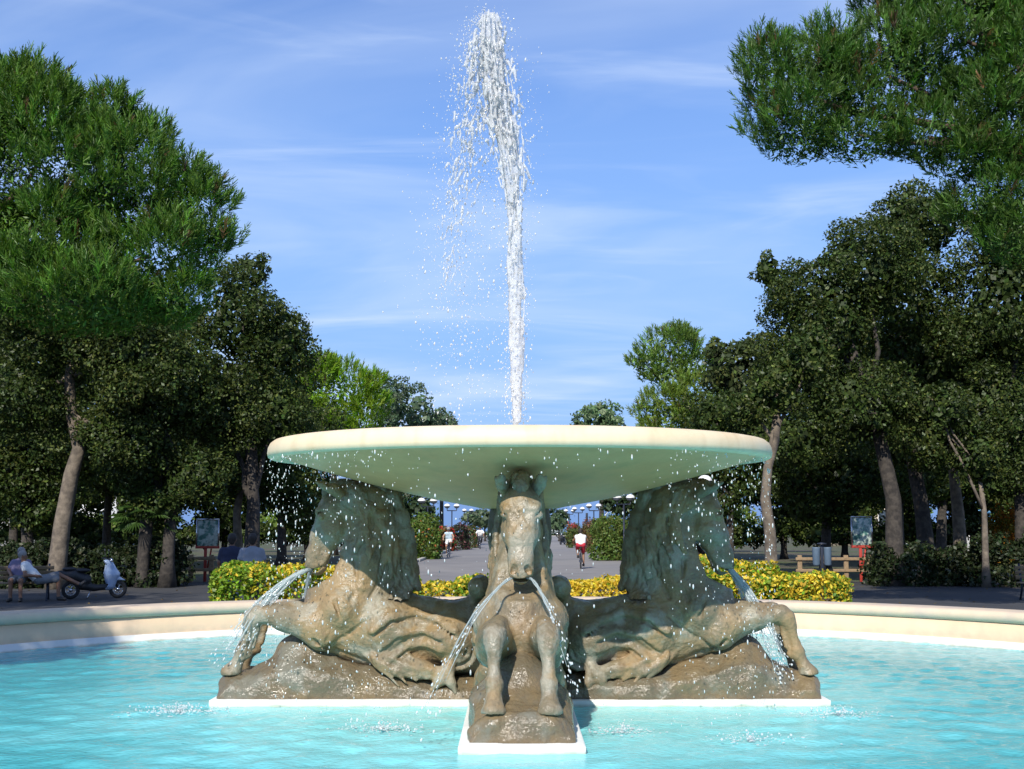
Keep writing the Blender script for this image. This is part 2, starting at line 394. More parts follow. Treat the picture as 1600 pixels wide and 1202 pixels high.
b = MB(); b.lathe([(PR - .045, .24), (7.0, .22), (6.7, .03), (.01, .03)], 160, PC); b.build('pool_floor', M_floor, pool, True)

# water: a sheet of small real waves, clear and tinted, mirror-like at low angles
xs = np.arange(-PR, PR + .001, .052); ys = np.arange(-PR, PR + .001, .052)
X, Y = np.meshgrid(xs, ys, indexing='ij')
ok = X ** 2 + Y ** 2 < (PR - .03) ** 2
ax_ = np.abs(X + PC[0] - FX); ay_ = np.abs(Y)
ok &= ~((ax_ < .34) & (ay_ < 2.70)) & ~((ay_ < .34) & (ax_ < 2.60))
P = np.stack([X.ravel(), Y.ravel(), np.zeros(X.size)], 1)
Z = np.zeros(X.size)
wr = np.random.default_rng(3)
for i in range(30):
    th = wr.uniform(0, 2 * np.pi); lam = wr.uniform(.14, .6); amp = .0029 * lam ** .75
    Z += amp * np.sin(2 * np.pi / lam * (P[:, 0] * np.cos(th) + P[:, 1] * np.sin(th)) + wr.uniform(0, 6.3) + 1.2 * vnoise(P, .9, i))
Z *= .75 + .45 * vnoise(P, .45, 99)
P[:, 2] = Z
nX, nY = X.shape
i, j = np.meshgrid(np.arange(nX - 1), np.arange(nY - 1), indexing='ij')
okq = ok[:-1, :-1] & ok[1:, :-1] & ok[1:, 1:] & ok[:-1, 1:]
i = i[okq]; j = j[okq]
Q = np.stack([i * nY + j, (i + 1) * nY + j, (i + 1) * nY + j + 1, i * nY + j + 1], 1)
m = bpy.data.materials.new('pool_water'); m.use_nodes = True; nt = m.node_tree; nt.nodes.clear()
tr = nt.nodes.new('ShaderNodeBsdfTransparent'); tr.inputs[0].default_value = (.80, .97, .985, 1)
df = nt.nodes.new('ShaderNodeBsdfDiffuse'); df.inputs[0].default_value = (.24, .92, .95, 1)
gl = nt.nodes.new('ShaderNodeBsdfGlossy'); gl.inputs['Roughness'].default_value = .06
fr = nt.nodes.new('ShaderNodeFresnel'); fr.inputs[0].default_value = 1.33
tcn = nt.nodes.new('ShaderNodeTexCoord')
nz = nt.nodes.new('ShaderNodeTexNoise'); nz.inputs['Scale'].default_value = 19; nz.inputs['Detail'].default_value = 5; nt.links.new(tcn.outputs['Object'], nz.inputs[0])
bp = nt.nodes.new('ShaderNodeBump'); bp.inputs['Strength'].default_value = .42; bp.inputs['Distance'].default_value = .02
nt.links.new(nz.outputs[0], bp.inputs['Height'])
for n in (gl, fr, df): nt.links.new(bp.outputs[0], n.inputs['Normal'])
m1 = nt.nodes.new('ShaderNodeMixShader'); m1.inputs[0].default_value = .7; nt.links.new(tr.outputs[0], m1.inputs[1]); nt.links.new(df.outputs[0], m1.inputs[2])
m2 = nt.nodes.new('ShaderNodeMixShader'); nt.links.new(fr.outputs[0], m2.inputs[0]); nt.links.new(m1.outputs[0], m2.inputs[1]); nt.links.new(gl.outputs[0], m2.inputs[2])
ln = nt.nodes.new('ShaderNodeVectorMath'); ln.operation = 'LENGTH'; nt.links.new(tcn.outputs['Object'], ln.inputs[0])
n3 = nt.nodes.new('ShaderNodeTexNoise'); n3.inputs['Scale'].default_value = .8; n3.inputs['Detail'].default_value = 5; nt.links.new(tcn.outputs['Object'], n3.inputs[0])
ad = nt.nodes.new('ShaderNodeMath'); ad.operation = 'MULTIPLY_ADD'; ad.inputs[1].default_value = 3.4; nt.links.new(n3.outputs[0], ad.inputs[0]); nt.links.new(ln.outputs['Value'], ad.inputs[2])
rm = nt.nodes.new('ShaderNodeMapRange'); rm.interpolation_type = 'SMOOTHSTEP'; rm.inputs[1].default_value = 4.2; rm.inputs[2].default_value = 7.2; nt.links.new(ad.outputs[0], rm.inputs[0])
mxw = nt.nodes.new('ShaderNodeMix'); mxw.data_type = 'RGBA'; mxw.inputs[6].default_value = (.33, .95, .97, 1); mxw.inputs[7].default_value = (.15, .82, .87, 1); nt.links.new(rm.outputs[0], mxw.inputs[0]); nt.links.new(mxw.outputs[2], df.inputs[0])
rf = nt.nodes.new('ShaderNodeMapRange'); rf.inputs[3].default_value = .82; rf.inputs[4].default_value = .55; nt.links.new(rm.outputs[0], rf.inputs[0]); nt.links.new(rf.outputs[0], m1.inputs[0])
o = nt.nodes.new('ShaderNodeOutputMaterial'); nt.links.new(m2.outputs[0], o.inputs[0])
used = np.zeros(len(P), bool); used[Q.ravel()] = True; remap = np.cumsum(used) - 1
tag(link('pool_water', mesh('pool_water', P[used], remap[Q], m, True), None, (PC[0], PC[1], WATER)), kind='structure')

# ------------------------------------------------------------------ plinth (cross), column, bowl
pl = thing('fountain_plinth', 'white cross-shaped plinth rising just above the water under the statues', 'plinth', (FX, FY, 0))
b = MB(); b.box((0, 0, .21), (.90, 5.66, .36), bev=.015); b.build('plinth_arm', M_white, pl)
b = MB()
for s in (-1, 1): b.box((s * 1.602, 0, .209), (2.30, .90, .358), bev=.015)
b.build('plinth_arm', M_white, pl)

def dirt_mat(name, base, ochre, blue, rough_lo, rough_hi, bumpy):
    """weathered bronze-brown stone: ochre streaks, grey-blue lime patches, wet sheen"""
    m = mat(name, base, .4, bump=0); t = m.node_tree; bs = t.nodes['Principled BSDF']
    tc = t.nodes.new('ShaderNodeTexCoord'); oi = t.nodes.new('ShaderNodeObjectInfo')
    mp = t.nodes.new('ShaderNodeVectorMath'); mp.operation = 'ADD'
    sc = t.nodes.new('ShaderNodeVectorMath'); sc.operation = 'SCALE'; sc.inputs[3].default_value = 9.0
    cx_ = t.nodes.new('ShaderNodeCombineXYZ')
    for q in range(3): t.links.new(oi.outputs['Random'], cx_.inputs[q])
    t.links.new(cx_.outputs[0], sc.inputs[0]); t.links.new(tc.outputs['Object'], mp.inputs[0]); t.links.new(sc.outputs[0], mp.inputs[1])
    def noise(scale, lo, hi, stretch=(1, 1, 1), det=6):
        g = t.nodes.new('ShaderNodeMapping'); g.inputs['Scale'].default_value = stretch; t.links.new(mp.outputs[0], g.inputs[0])
        n = t.nodes.new('ShaderNodeTexNoise'); n.inputs['Scale'].default_value = scale; n.inputs['Detail'].default_value = det; n.inputs['Roughness'].default_value = .62; t.links.new(g.outputs[0], n.inputs[0])
        r = t.nodes.new('ShaderNodeMapRange'); r.interpolation_type = 'SMOOTHSTEP'; r.inputs[1].default_value = lo; r.inputs[2].default_value = hi; t.links.new(n.outputs[0], r.inputs[0]); return r.outputs[0]
    c = t.nodes.new('ShaderNodeRGB'); c.outputs[0].default_value = (*base, 1); out = c.outputs[0]
    def blend(out, mask, colr, mode='MIX', amt=1.0):
        x = t.nodes.new('ShaderNodeMix'); x.data_type = 'RGBA'; x.blend_type = mode; x.inputs[7].default_value = (*colr, 1)
        k = t.nodes.new('ShaderNodeMath'); k.operation = 'MULTIPLY'; k.inputs[1].default_value = amt; t.links.new(mask, k.inputs[0]); t.links.new(k.outputs[0], x.inputs[0]); t.links.new(out, x.inputs[6]); return x.outputs[2]
    out = blend(out, noise(2.2, .42, .60, (1, 1, .8)), ochre, amt=.8)
    out = blend(out, noise(2.6, .49, .60), blue, amt=.9)
    out = blend(out, noise(9, .52, .70, (1, 1, .25)), (.16, .11, .06), amt=.5)
    out = blend(out, noise(38, .62, .72), (.07, .05, .035), amt=.4)
    out = blend(out, noise(26, .35, .75, det=8), (1.3, 1.3, 1.3), 'MULTIPLY', .5)
    t.links.new(out, bs.inputs['Base Color'])
    rr = t.nodes.new('ShaderNodeMapRange'); rr.inputs[3].default_value = rough_lo; rr.inputs[4].default_value = rough_hi; t.links.new(noise(5, .4, .62), rr.inputs[0]); t.links.new(rr.outputs[0], bs.inputs['Roughness'])
    n = t.nodes.new('ShaderNodeTexNoise'); n.inputs['Scale'].default_value = 34; n.inputs['Detail'].default_value = 7; t.links.new(mp.outputs[0], n.inputs[0])
    bp = t.nodes.new('ShaderNodeBump'); bp.inputs['Strength'].default_value = bumpy; bp.inputs['Distance'].default_value = .03; t.links.new(n.outputs[0], bp.inputs['Height']); t.links.new(bp.outputs[0], bs.inputs['Normal'])
    return m
M_horse = dirt_mat('weathered_statue_stone', (.185, .150, .095), (.30, .20, .095), (.30, .27, .205), .32, .70, .45)
M_rock = dirt_mat('wet_rock_stone', (.135, .11, .070), (.20, .145, .075), (.175, .165, .125), .10, .34, .5)
M_column = dirt_mat('dark_stained_stone', (.085, .062, .034), (.11, .08, .04), (.10, .095, .06), .35, .65, .3)

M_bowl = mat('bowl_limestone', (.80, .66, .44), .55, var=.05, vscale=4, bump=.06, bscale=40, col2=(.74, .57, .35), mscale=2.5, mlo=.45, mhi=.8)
M_under = mat('bowl_underside_stone', (.68, .38, .18), .5, var=.12, vscale=2.5, bump=.08, bscale=30, col2=(.70, .43, .21), mscale=1.5, mlo=.4, mhi=.7)  # browner than the lip, tuned to counter the pool's cyan bounce
E = EYE
weather(M_bowl, None, None, streak=.55, scol=(.62, .47, .28), sscale=7)
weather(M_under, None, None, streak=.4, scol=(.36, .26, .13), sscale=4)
bowl = thing('fountain_bowl', 'wide shallow cream stone bowl held up over the four horses', 'fountain bowl', (FX, FY, 0))
BR = 2.325
lip = [(BR - .09, E + .59), (BR - .03, E + .592), (BR - .008, E + .605), (BR, E + .64), (BR - .006, E + .685), (BR - .025, E + .725), (BR - .06, E + .752), (BR - .11, E + .762), (BR - .16, E + .755), (BR - .22, E + .70)]
b = MB(); b.lathe([(BR - .22, E + .70), (BR - .20, E + .62), (BR - .12, E + .612)] + lip, 144); b.build('lip', M_bowl, bowl, True)
und = [(.02, E + .14), (.36, E + .15), (.42, E + .165), (.8, E + .235), (1.2, E + .325), (1.6, E + .43), (1.9, E + .515), (2.1, E + .575), (2.16, E + .60), (2.185, E + .625)]
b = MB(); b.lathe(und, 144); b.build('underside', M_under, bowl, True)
b = MB(); b.lathe([(BR - .21, E + .695), (1.6, E + .55), (.8, E + .42), (.02, E + .38)], 96); b.build('bowl_basin', M_bowl, bowl, True)
b = MB(); b.lathe([(.05, E + .36), (.05, E + .60), (.035, E + .60), (.035, E + .38)], 16); b.build('nozzle', M_column, bowl, True)
cl = thing('fountain_column', 'dark stained stone column under the bowl, behind the front horse', 'column', (FX, FY, 0))
b = MB(); b.lathe([(.30, PLINTH), (.30, .95), (.235, 1.0), (.205, 1.1), (.20, 1.50), (.205, 1.57), (.235, 1.63), (.28, 1.70), (.30, 1.80), (.295, 1.95), (.27, 2.09)], 48); b.build('shaft', M_column, cl, True)

# ------------------------------------------------------------------ the horses (one statue modelled once, placed four times)
H = .0135
F = Field((-.02, -.52, -.02), (2.95, .52, 2.12), H)
# trunk and neck
F.chain([(0, 0, .48), (.55, 0, .50), (.95, 0, .535), (1.30, 0, .60), (1.62, 0, .70)], [.32, .30, .32, .355, .37], .10, .80)
F.chain([(1.62, 0, .70), (1.52, 0, .92), (1.40, 0, 1.2), (1.345, 0, 1.45), (1.42, 0, 1.68), (1.58, 0, 1.80)], [.36, .39, .305, .25, .225, .165], .08, .64)
F.chain([(1.60, 0, .95), (1.48, 0, 1.20), (1.42, 0, 1.40)], [.31, .20, .16], .07, .7)
F.chain([(1.645, 0, 1.37), (1.70, 0, 1.25), (1.775, 0, 1.115), (1.93, 0, 1.03)], [.028, .045, .065, .07], .03, 7.0, op='cut')
# pectorals and shoulders
F.ball((1.80, .15, .72), .165, .06, mirror=True)
F.ball((1.62, .20, .78), .19, .08, mirror=True)
F.ball((1.78, .20, .55), .15, .06, mirror=True)
F.ball((1.20, .17, .62), .22, .10, mirror=True)
F.ball((.62, .19, .52), .23, .10, mirror=True)
# head
F.chain([(1.60, 0, 1.750), (1.725, 0, 1.685)], [.15, .142], .06, 1.0)
F.chain([(1.73, 0, 1.690), (1.825, 0, 1.450), (1.90, 0, 1.260), (1.905, 0, 1.175)], [.135, .112, .085, .082], .05, 1.12)
F.ball((1.725, .075, 1.495), .115, .05, .75, mirror=True)              # cheek
F.chain([(1.715, .06, 1.43), (1.80, .045, 1.255), (1.845, .03, 1.145)], [.058, .042, .04], .03, 1.0, mirror=True)   # jaw bars
F.chain([(1.835, 0, 1.165), (1.865, 0, 1.115)], [.06, .045], .03, 1.25)     # chin, lower lip
F.ball((1.945, .05, 1.185), .05, .03, mirror=True)                     # nostril wings
F.ball((1.93, 0, 1.145), .052, .03, 1.3)                                 # upper lip
F.chain([(1.75, .115, 1.695), (1.84, .105, 1.650), (1.85, .10, 1.610)], [.052, .045, .02], .03, mirror=True)      # brow
F.chain([(1.858, .082, 1.59), (1.905, .066, 1.34)], [.036, .030], .022, mirror=True)       # facial ridge
F.ball((1.828, .138, 1.615), .034, .008, mirror=True)                  # eyeball
# carve: eye rim, nostril, mouth slit, throat
F.chain([(1.80, .165, 1.665), (1.85, .135, 1.645), (1.868, .118, 1.605)], [.013, .013, .006], .010, op='cut', mirror=True)
F.chain([(1.79, .165, 1.580), (1.84, .14, 1.568)], [.016, .012], .010, op='cut', mirror=True)
F.cone((1.985, .055, 1.200), (1.965, .06, 1.175), .028, .022, .010, op='cut', mirror=True)
F.chain([(1.96, .0, 1.113), (1.87, .0, 1.128), (1.81, .0, 1.165)], [.016, .018, .012], .012, 5.5, op='cut')
# forelegs: forearm, knee, cannon, fetlock, pastern, hoof
F.chain([(1.86, .19, .62), (2.12, .20, .70), (2.37, .20, .735)], [.165, .115, .08], .06, mirror=True)
F.chain([(2.37, .20, .735), (2.42, .20, .69), (2.45, .20, .64)], [.082, .08, .066], .03, mirror=True)
F.ball((2.452, .20, .715), .045, .03, mirror=True)
F.chain([(2.44, .20, .64), (2.50, .20, .46), (2.515, .20, .40)], [.064, .050, .058], .03, mirror=True)
F.chain([(2.385, .20, .60), (2.42, .20, .44)], [.030, .028], .022, mirror=True)       # tendon behind the cannon
F.ball((2.515, .20, .385), .070, .03, mirror=True)
F.ball((2.455, .20, .375), .034, .03, mirror=True)
F.chain([(2.525, .20, .36), (2.575, .20, .275)], [.058, .056], .02, mirror=True)
F.cone((2.575, .20, .27), (2.61, .20, .205), .066, .094, .010, mirror=True)
F.chain([(2.52, .27, .30), (2.58, .29, .275), (2.64, .26, .27)], [.010, .010, .010], .012, op='cut', mirror=True)
hx_ = F.ax[0][:, None, None]; hzz_ = F.ax[2][None, None, :]
F.d = np.where(hx_ > 2.42, np.maximum(F.d, .195 - hzz_), F.d).astype(np.float32)       # flat soles
F.chain([(2.02, .17, .80), (2.25, .16, .80)], [.05, .03], .05, mirror=True)           # muscle ridge
# haunch curl, dorsal knob
F.cone((.37, -.15, .97), (.37, .15, .97), .105, .105, .03)
F.cone((.37, -.19, .97), (.37, .19, .97), .035, .035, .02)
F.chain([(.93, 0, .80), (.62, 0, .76), (.42, 0, .84)], [.06, .05, .06], .06, 2.5)
def onside(xz, off=0.0):
    out = []
    for x, z in xz:
        y = F.side(x, z)
        if y is not None and y > .12: out.append((x, y + off, z))
    return out
def groove(xz, r0, r1, off=.004, k=.018):
    p = onside(xz, off); F.chain(p, list(np.linspace(r0 * 1.35, r1 * 1.35, len(p) + 1)), k * .8, op='cut', mirror=True)
def ridge(xz, r0, r1, off=0.0, k=.03):
    p = onside(xz, off); F.chain(p, list(np.linspace(r0, r1, len(p) + 1)), k, mirror=True)
def U(x, y): return ((808 - x) / 166.7, hz_of(y, 11.75) - PLINTH)
# scroll of the tail fin on the flank, with the little dolphin-like end
cx0, cz0 = U(717, 1017)
F.ball((cx0, .25, cz0), .170, .03, .5, mirror=True)
def onring(rad, a0, a1, y, n=16): return [(cx0 - rad * (1 - .10 * u_) / 166.7 * math.cos(R(a0 + (a1 - a0) * u_)), y, cz0 + rad * (1 - .10 * u_) / 166.7 * math.sin(R(a0 + (a1 - a0) * u_))) for u_ in np.linspace(0, 1, n)]
F.chain(onring(22.5, -170, 100, .298), list(np.linspace(.024, .010, 17)), .008, op='cut', mirror=True)
F.chain(onring(27, -150, 110, .275), list(np.linspace(.022, .03, 17)), .012, mirror=True)
F.chain(onring(11, -40, 220, .326), list(np.linspace(.010, .015, 17)), .008, op='cut', mirror=True)
F.ball((cx0, .335, cz0), .022, .008, op='cut', mirror=True)
def V3(x, y, yy): q = U(x, y); return (q[0], yy, q[1])
# tail flukes hanging below the scroll and fan of fin rays spread over the rock
F.chain([V3(704, 1030, .30), V3(700, 1046, .335), V3(706, 1064, .36), V3(712, 1080, .36)], [.05, .05, .042, .022], .04, mirror=True)
F.chain([V3(700, 1046, .33), V3(688, 1062, .355), V3(676, 1076, .355)], [.05, .045, .022], .04, mirror=True)
F.chain([V3(600, 1032, .27), V3(625, 1046, .30), V3(655, 1054, .325)], [.06, .055, .04], .05, mirror=True)
for k_, (x1, y1) in enumerate(((628, 1070), (640, 1066), (654, 1062), (670, 1058), (686, 1050))):
    x0, y0 = 586 + 12 * k_, 1022 - 1 * k_
    F.chain([V3(x0, y0, .29), V3((x0 + x1) / 2, (y0 + y1) / 2 + 2, .325), V3(x1, y1, .36)], [.024, .022, .012], .022, mirror=True)
F.chain([V3(640, 1040, .27), V3(665, 1045, .30), V3(690, 1052, .32)], [.07, .07, .06], .05, mirror=True)
# fins: long folds sweeping back from the elbow and over the flank
for p_ in ([(588, 985), (618, 963), (650, 958), (684, 968), (712, 985)], [(600, 1012), (628, 990), (662, 985), (690, 994)], [(617, 1028), (642, 1008), (668, 1006), (690, 1014)]):
    ridge([U(*q) for q in p_], .038, .03, -.004, .04)
    groove([U(q[0], q[1] + 8) for q in p_], .014, .010)
groove([U(506, 1014), U(528, 1006), U(552, 990), U(574, 972), U(586, 962)], .016, .008)
groove([U(500, 1000), U(530, 1018), U(570, 1034), U(610, 1042)], .016, .012)
groove([U(512, 905), U(530, 935), U(540, 965), U(520, 1000)], .013, .008)
for p_ in ([(575, 1022), (600, 1045), (628, 1066)], [(590, 1028), (622, 1050), (660, 1064)], [(604, 1024), (640, 1040), (676, 1046)], [(560, 1030), (590, 1056), (605, 1070)]):
    ridge([U(*q) for q in p_], .024, .014, 0, .03)
# neck muscle and cheek lines
groove([(1.62, 1.38), (1.50, 1.22), (1.46, 1.02), (1.52, .86)], .02, .012)
groove([(1.30, 1.55), (1.24, 1.30), (1.28, 1.02), (1.36, .88)], .02, .012)
ridge([(1.42, 1.50), (1.38, 1.22), (1.44, .98)], .05, .04, -.02, .06)
groove([(1.60, 1.52), (1.63, 1.44), (1.70, 1.42)], .014, .010)
v, q = F.surface()
n = normals(v, q)
v = v + n * (.005 * vnoise(v, 13, 1) + .006 * vnoise(v, 5, 2) - .007 * np.abs(vnoise(v * np.array([1, 1, 1.6]), 9, 21)) + .0025 * vnoise(v, 45, 22))[:, None]
horse_me = mesh('horse', v, q, M_horse, True)

# mane: overlapping wavy locks swept back from the crest
G = Field((.84, -.36, .86), (1.95, .36, 2.14), .0125)
mr_ = np.random.default_rng(5)
crest = [(1.66, 1.90), (1.50, 1.955), (1.36, 1.90), (1.20, 1.76), (1.10, 1.58), (1.055, 1.40), (1.03, 1.22), (1.03, 1.05)]
cr = np.array(crest)
for k_ in range(46):
    s_ = k_ / 45 * (len(cr) - 1.001); i0 = int(s_); f_ = s_ - i0
    p0 = cr[i0] * (1 - f_) + cr[i0 + 1] * f_
    for side_ in ((1,) if k_ % 4 else (1, 0)):
        L = mr_.uniform(.34, .62); dirx, dirz = (.16, -1.0) if k_ > 10 else (-.45 + k_ * .05, -.55)
        y0 = .02 if side_ else 0.0
        pts, rs = [], []
        for u_ in np.linspace(0, 1, 7):
            xx = p0[0] + dirx * L * u_ + .035 * math.sin(5 * u_ + k_ * 1.3)
            zz_ = p0[1] - .04 + dirz * L * u_
            ys_ = F.side(xx, zz_)
            yy = (max(.03, (ys_ if ys_ is not None else .06)) + .004) * min(1, .3 + 2.2 * u_) if side_ else 0
            pts.append((xx, yy, zz_)); rs.append(.034 * (1 - .6 * u_))
        G.chain(pts, rs, .018, .85, mirror=bool(side_))
# ragged back edge of the mane
for xx, zz_, r_ in ((1.03, 1.50, .05), (.985, 1.33, .055), (.965, 1.17, .05), (.955, 1.02, .055), (1.10, 1.70, .05), (1.24, 1.86, .05)):
    G.cone((xx + .08, 0, zz_ + .10), (xx - .01, 0, zz_ - .06), r_ + .03, r_ * .45, .03, 1.1)
G.chain([(1.62, 0, 1.90), (1.72, 0, 1.90), (1.79, 0, 1.85), (1.83, 0, 1.76)], [.06, .055, .04, .018], .03, 1.25)   # forelock
gv, gq = G.surface(); gn = normals(gv, gq); gv = gv + gn * (.004 * vnoise(gv, 18, 4) + .013 * (1 - 2 * np.abs(vnoise(gv * np.array([1, 1, .16]) + np.stack([.05 * np.sin(9 * gv[:, 2]), 0 * gv[:, 0], 0 * gv[:, 0]], 1), 34, 14))))[:, None]
mane_me = mesh('mane', gv, gq, M_horse, True)
# ear
Ef = Field((1.5, -.26, 1.68), (1.98, .26, 2.10), .008)
Ef.chain([(1.64, .11, 1.80), (1.72, .15, 1.865), (1.80, .165, 1.905), (1.875, .15, 1.93)], [.05, .052, .042, .012], .02)
Ef.chain([(1.76, .175, 1.915), (1.83, .17, 1.945)], [.034, .020], .012, op='cut')
ev, eq = Ef.surface()
ear_me = [mesh('ear', ev * np.array([1, s, 1]), eq if s > 0 else eq[:, ::-1], M_horse, True) for s in (1, -1)]
# rock under the belly and the hooves
K = Field((-.02, -.5, -.05), (2.9, .5, .62), .016)
gx, gy, gz = np.meshgrid(*K.ax, indexing='ij')
tx = [0, 1.3, 1.75, 1.95, 2.15, 2.33, 2.45, 2.64, 2.70, 2.74]
tz = [.20, .24, .34, .40, .35, .30, .215, .195, .13, .06]
flat = np.stack([gx.ravel(), gy.ravel(), gz.ravel()], 1)
ns = (.055 * vnoise(flat, 3.6, 8) + .026 * vnoise(flat, 9, 9) + .007 * vnoise(flat, 24, 10)).reshape(gx.shape)
top = np.interp(gx, tx, tz) - 1.15 * np.maximum(0, np.abs(gy) - .17) ** 1.35
half = .385 - .10 * np.clip(gz, 0, 1)
d = np.maximum(np.maximum((gz - top) * .75, np.abs(gy) - half), gx - (2.70 - .15 * np.clip(gz, 0, 1)))
K.d = (d + ns * .8).astype(np.float32)
K.d = np.maximum(K.d, -(gz + .004)).astype(np.float32)
K.ball((2.05, 0, .34), .20, .1, 1.0); K.ball((1.86, 0, .40), .2, .1, .9)
K.d = np.maximum(K.d, -(gz + .004)).astype(np.float32)
rv, rq = K.surface(); rv[:, 2] = np.maximum(rv[:, 2], -.003)
rock_me = mesh('rock', rv, rq, M_rock, True)
stat = [(-90, 'horse statue facing the camera head-on, forehead lit, between the other two'), (180, 'horse statue rearing to the left in side view, hooves on its rock'),
        (0, 'horse statue rearing to the right in side view, neck in deep shade'), (90, 'horse statue facing away, hidden behind the column and the front horse')]
for a, lab in stat:
    h = thing('horse_statue', lab, 'statue', (FX, FY, PLINTH), R(a), 'horse statues under the bowl')
    body = link('horse', horse_me, h); link('mane', mane_me, body)
    for e_ in ear_me: link('ear', e_, body)
    link('rock', rock_me, h)
# ------------------------------------------------------------------ vegetation
M_leaf = leaf_mat('broad_leaf', .30, .45, .02)
M_need = leaf_mat('pine_needle', .30, .5, .03)
M_bark_pine = mat('pine_bark', (.12, .08, .055), .95, var=.45, vscale=6, bump=.9, bscale=9, col2=(.10, .075, .06), mscale=5, mlo=.4, mhi=.62)
M_bark_oak = mat('oak_bark', (.065, .055, .045), .95, var=.4, vscale=7, bump=.9, bscale=10, col2=(.035, .03, .026), mscale=6, mlo=.4, mhi=.6)
M_bark_pale = mat('pale_bark', (.19, .155, .115), .95, var=.35, vscale=5, bump=.7, bscale=9, col2=(.11, .09, .07), mscale=4, mlo=.4, mhi=.62)

def rand_dir(r, n):
    d = r.normal(size=(n, 3)); return d / np.linalg.norm(d, axis=1)[:, None]
def basis(nrm, r):
    u = np.cross(nrm, rand_dir(r, len(nrm))); u /= np.linalg.norm(u, axis=1)[:, None] + 1e-9
    return u, np.cross(nrm, u)
def leaf_quads(pos, nrm, size, r, asp=.55):
    """one folded diamond leaf per point"""
    u, w = basis(nrm, r); s = np.asarray(size)[:, None]
    v = np.stack([pos - u * s * .5, pos + w * s * .5 * asp - nrm * s * .06, pos + u * s * .5 + nrm * s * .08, pos - w * s * .5 * asp - nrm * s * .06], 1).reshape(-1, 3)
    f = np.arange(len(pos) * 4).reshape(-1, 4)
    return v, f
def jitter_col(base, n, r, vr=.30, hue=.07):
    c = np.array(base)[None, :] * np.exp(r.normal(0, vr, (n, 1))) * np.exp(r.normal(0, hue, (n, 3)))
    return np.clip(c, .002, .95)
def blobs_on(c, rad, n, r, blob=(.22, .42), lo=-.5):
    """leaf-mass lobes spread over an ellipsoid crown"""
    out = []; c = np.array(c); rad = np.array(rad)
    while len(out) < n:
        d = rand_dir(r, 1)[0]
        if d[2] < lo: continue
        k = r.uniform(.45, .86); b = r.uniform(*blob)
        out.append((c + d * rad * k, np.array([b, b, b * .8]) * rad.mean() * (1.15 - .35 * k)))
    return out
def leaf_crown(blobs, dens, size, col, r, out=.55, col2=None, asp=.55, lobes=()):
    P_, N_, C_ = [], [], []
    for c, rad in blobs:
        n = max(12, int(dens * (rad[0] * rad[2] + rad[0] * rad[1]) * 6))
        d = rand_dir(r, n)
        bump = 1 + .30 * vnoise(d * 1.0 + c, 2.6, 3) + .12 * vnoise(d + c, 7, 5)
        k = (r.uniform(.35, 1, n) ** .45) * bump
        p = c + d * rad * k[:, None]
        nn = d * out + rand_dir(r, n) + np.array([0, 0, .35]); nn /= np.linalg.norm(nn, axis=1)[:, None]
        P_.append(p); N_.append(nn)
        cc = jitter_col(col, n, r) * math.exp(r.normal(0, .14))
        if col2 is not None:
            mk = r.random(n) < (.18 + .35 * (vnoise(p, .9, 12) > .25)); cc[mk] = jitter_col(col2, int(mk.sum()), r)
        C_.append(cc)
    P_ = np.concatenate(P_); N_ = np.concatenate(N_); C_ = np.concatenate(C_)
    m_ = keep_outer(P_, lobes, .70, r); P_, N_, C_ = P_[m_], N_[m_], C_[m_]
    v, f = leaf_quads(P_, N_, size * r.uniform(.65, 1.35, len(P_)), r, asp)
    return v, f, np.repeat(C_, 4, 0)
def keep_outer(P_, lobes, k_, r):
    """drop what lies deep inside the crown and most of what is far outside the picture"""
    m = np.ones(len(P_), bool)
    for c, rad in lobes:
        q = (P_ - np.array(c)) / (np.array(rad) * k_); m &= (q ** 2).sum(1) > 1
    X_ = P_[:, 0] / np.maximum(P_[:, 1], 1) * 2000 + 800
    return m & ((np.abs(X_ - 800) < 880) | (r.random(len(P_)) < .3))
def core_leaves(lobes, d, col, r, k0=.42, k1=.66, asp=.7, fine=.72):
    """the dense inner foliage that closes a crown against the sky behind it"""
    P_, N_ = [], []
    s = 15 * d / 2000 * fine
    for c, rad in lobes:
        n = int(6.5 * (rad[0] * rad[2] + rad[0] * rad[1]) / (s * s) * 1.1) + 8
        dd = rand_dir(r, n); P_.append(np.array(c) + dd * np.array(rad) * r.uniform(k0, k1, (n, 1))); nn = dd * .8 + rand_dir(r, n) * .6; N_.append(nn / np.linalg.norm(nn, axis=1)[:, None])
    P_ = np.concatenate(P_); N_ = np.concatenate(N_); k = P_[:, 2] > .05; P_, N_ = P_[k], N_[k]
    v, f = leaf_quads(P_, N_, s * r.uniform(.8, 1.5, len(P_)), r, asp)
    return v, f, np.repeat(jitter_col(col, len(P_), r), 4, 0)
def joinm(a, b): return np.vstack([a[0], b[0]]), np.vstack([a[1], b[1] + len(a[0])]), np.vstack([a[2], b[2]])
def tuft_template(n, L, w, r, spread):
    """a pine shoot: needles along a short axis, swept forward; axis +Z"""
    v, f = [], []
    for i in range(n):
        a = r.uniform(0, 2 * np.pi); u_ = (i + r.random()) / n; z0 = u_ * L; b = r.uniform(.45, spread) * (1 - .55 * u_)
        d = np.array([math.cos(a) * math.sin(b), math.sin(a) * math.sin(b), math.cos(b)]); l = .48 * L * r.uniform(.7, 1.1)
        s = np.cross(d, r.normal(size=3)); s /= np.linalg.norm(s)
        o = np.array([0, 0, z0]); k = len(v)
        v += [o - s * w / 2, o + s * w / 2, o + d * l + s * w * .25, o + d * l - s * w * .25]; f.append((k, k + 1, k + 2, k + 3))
    return np.array(v), np.array(f)
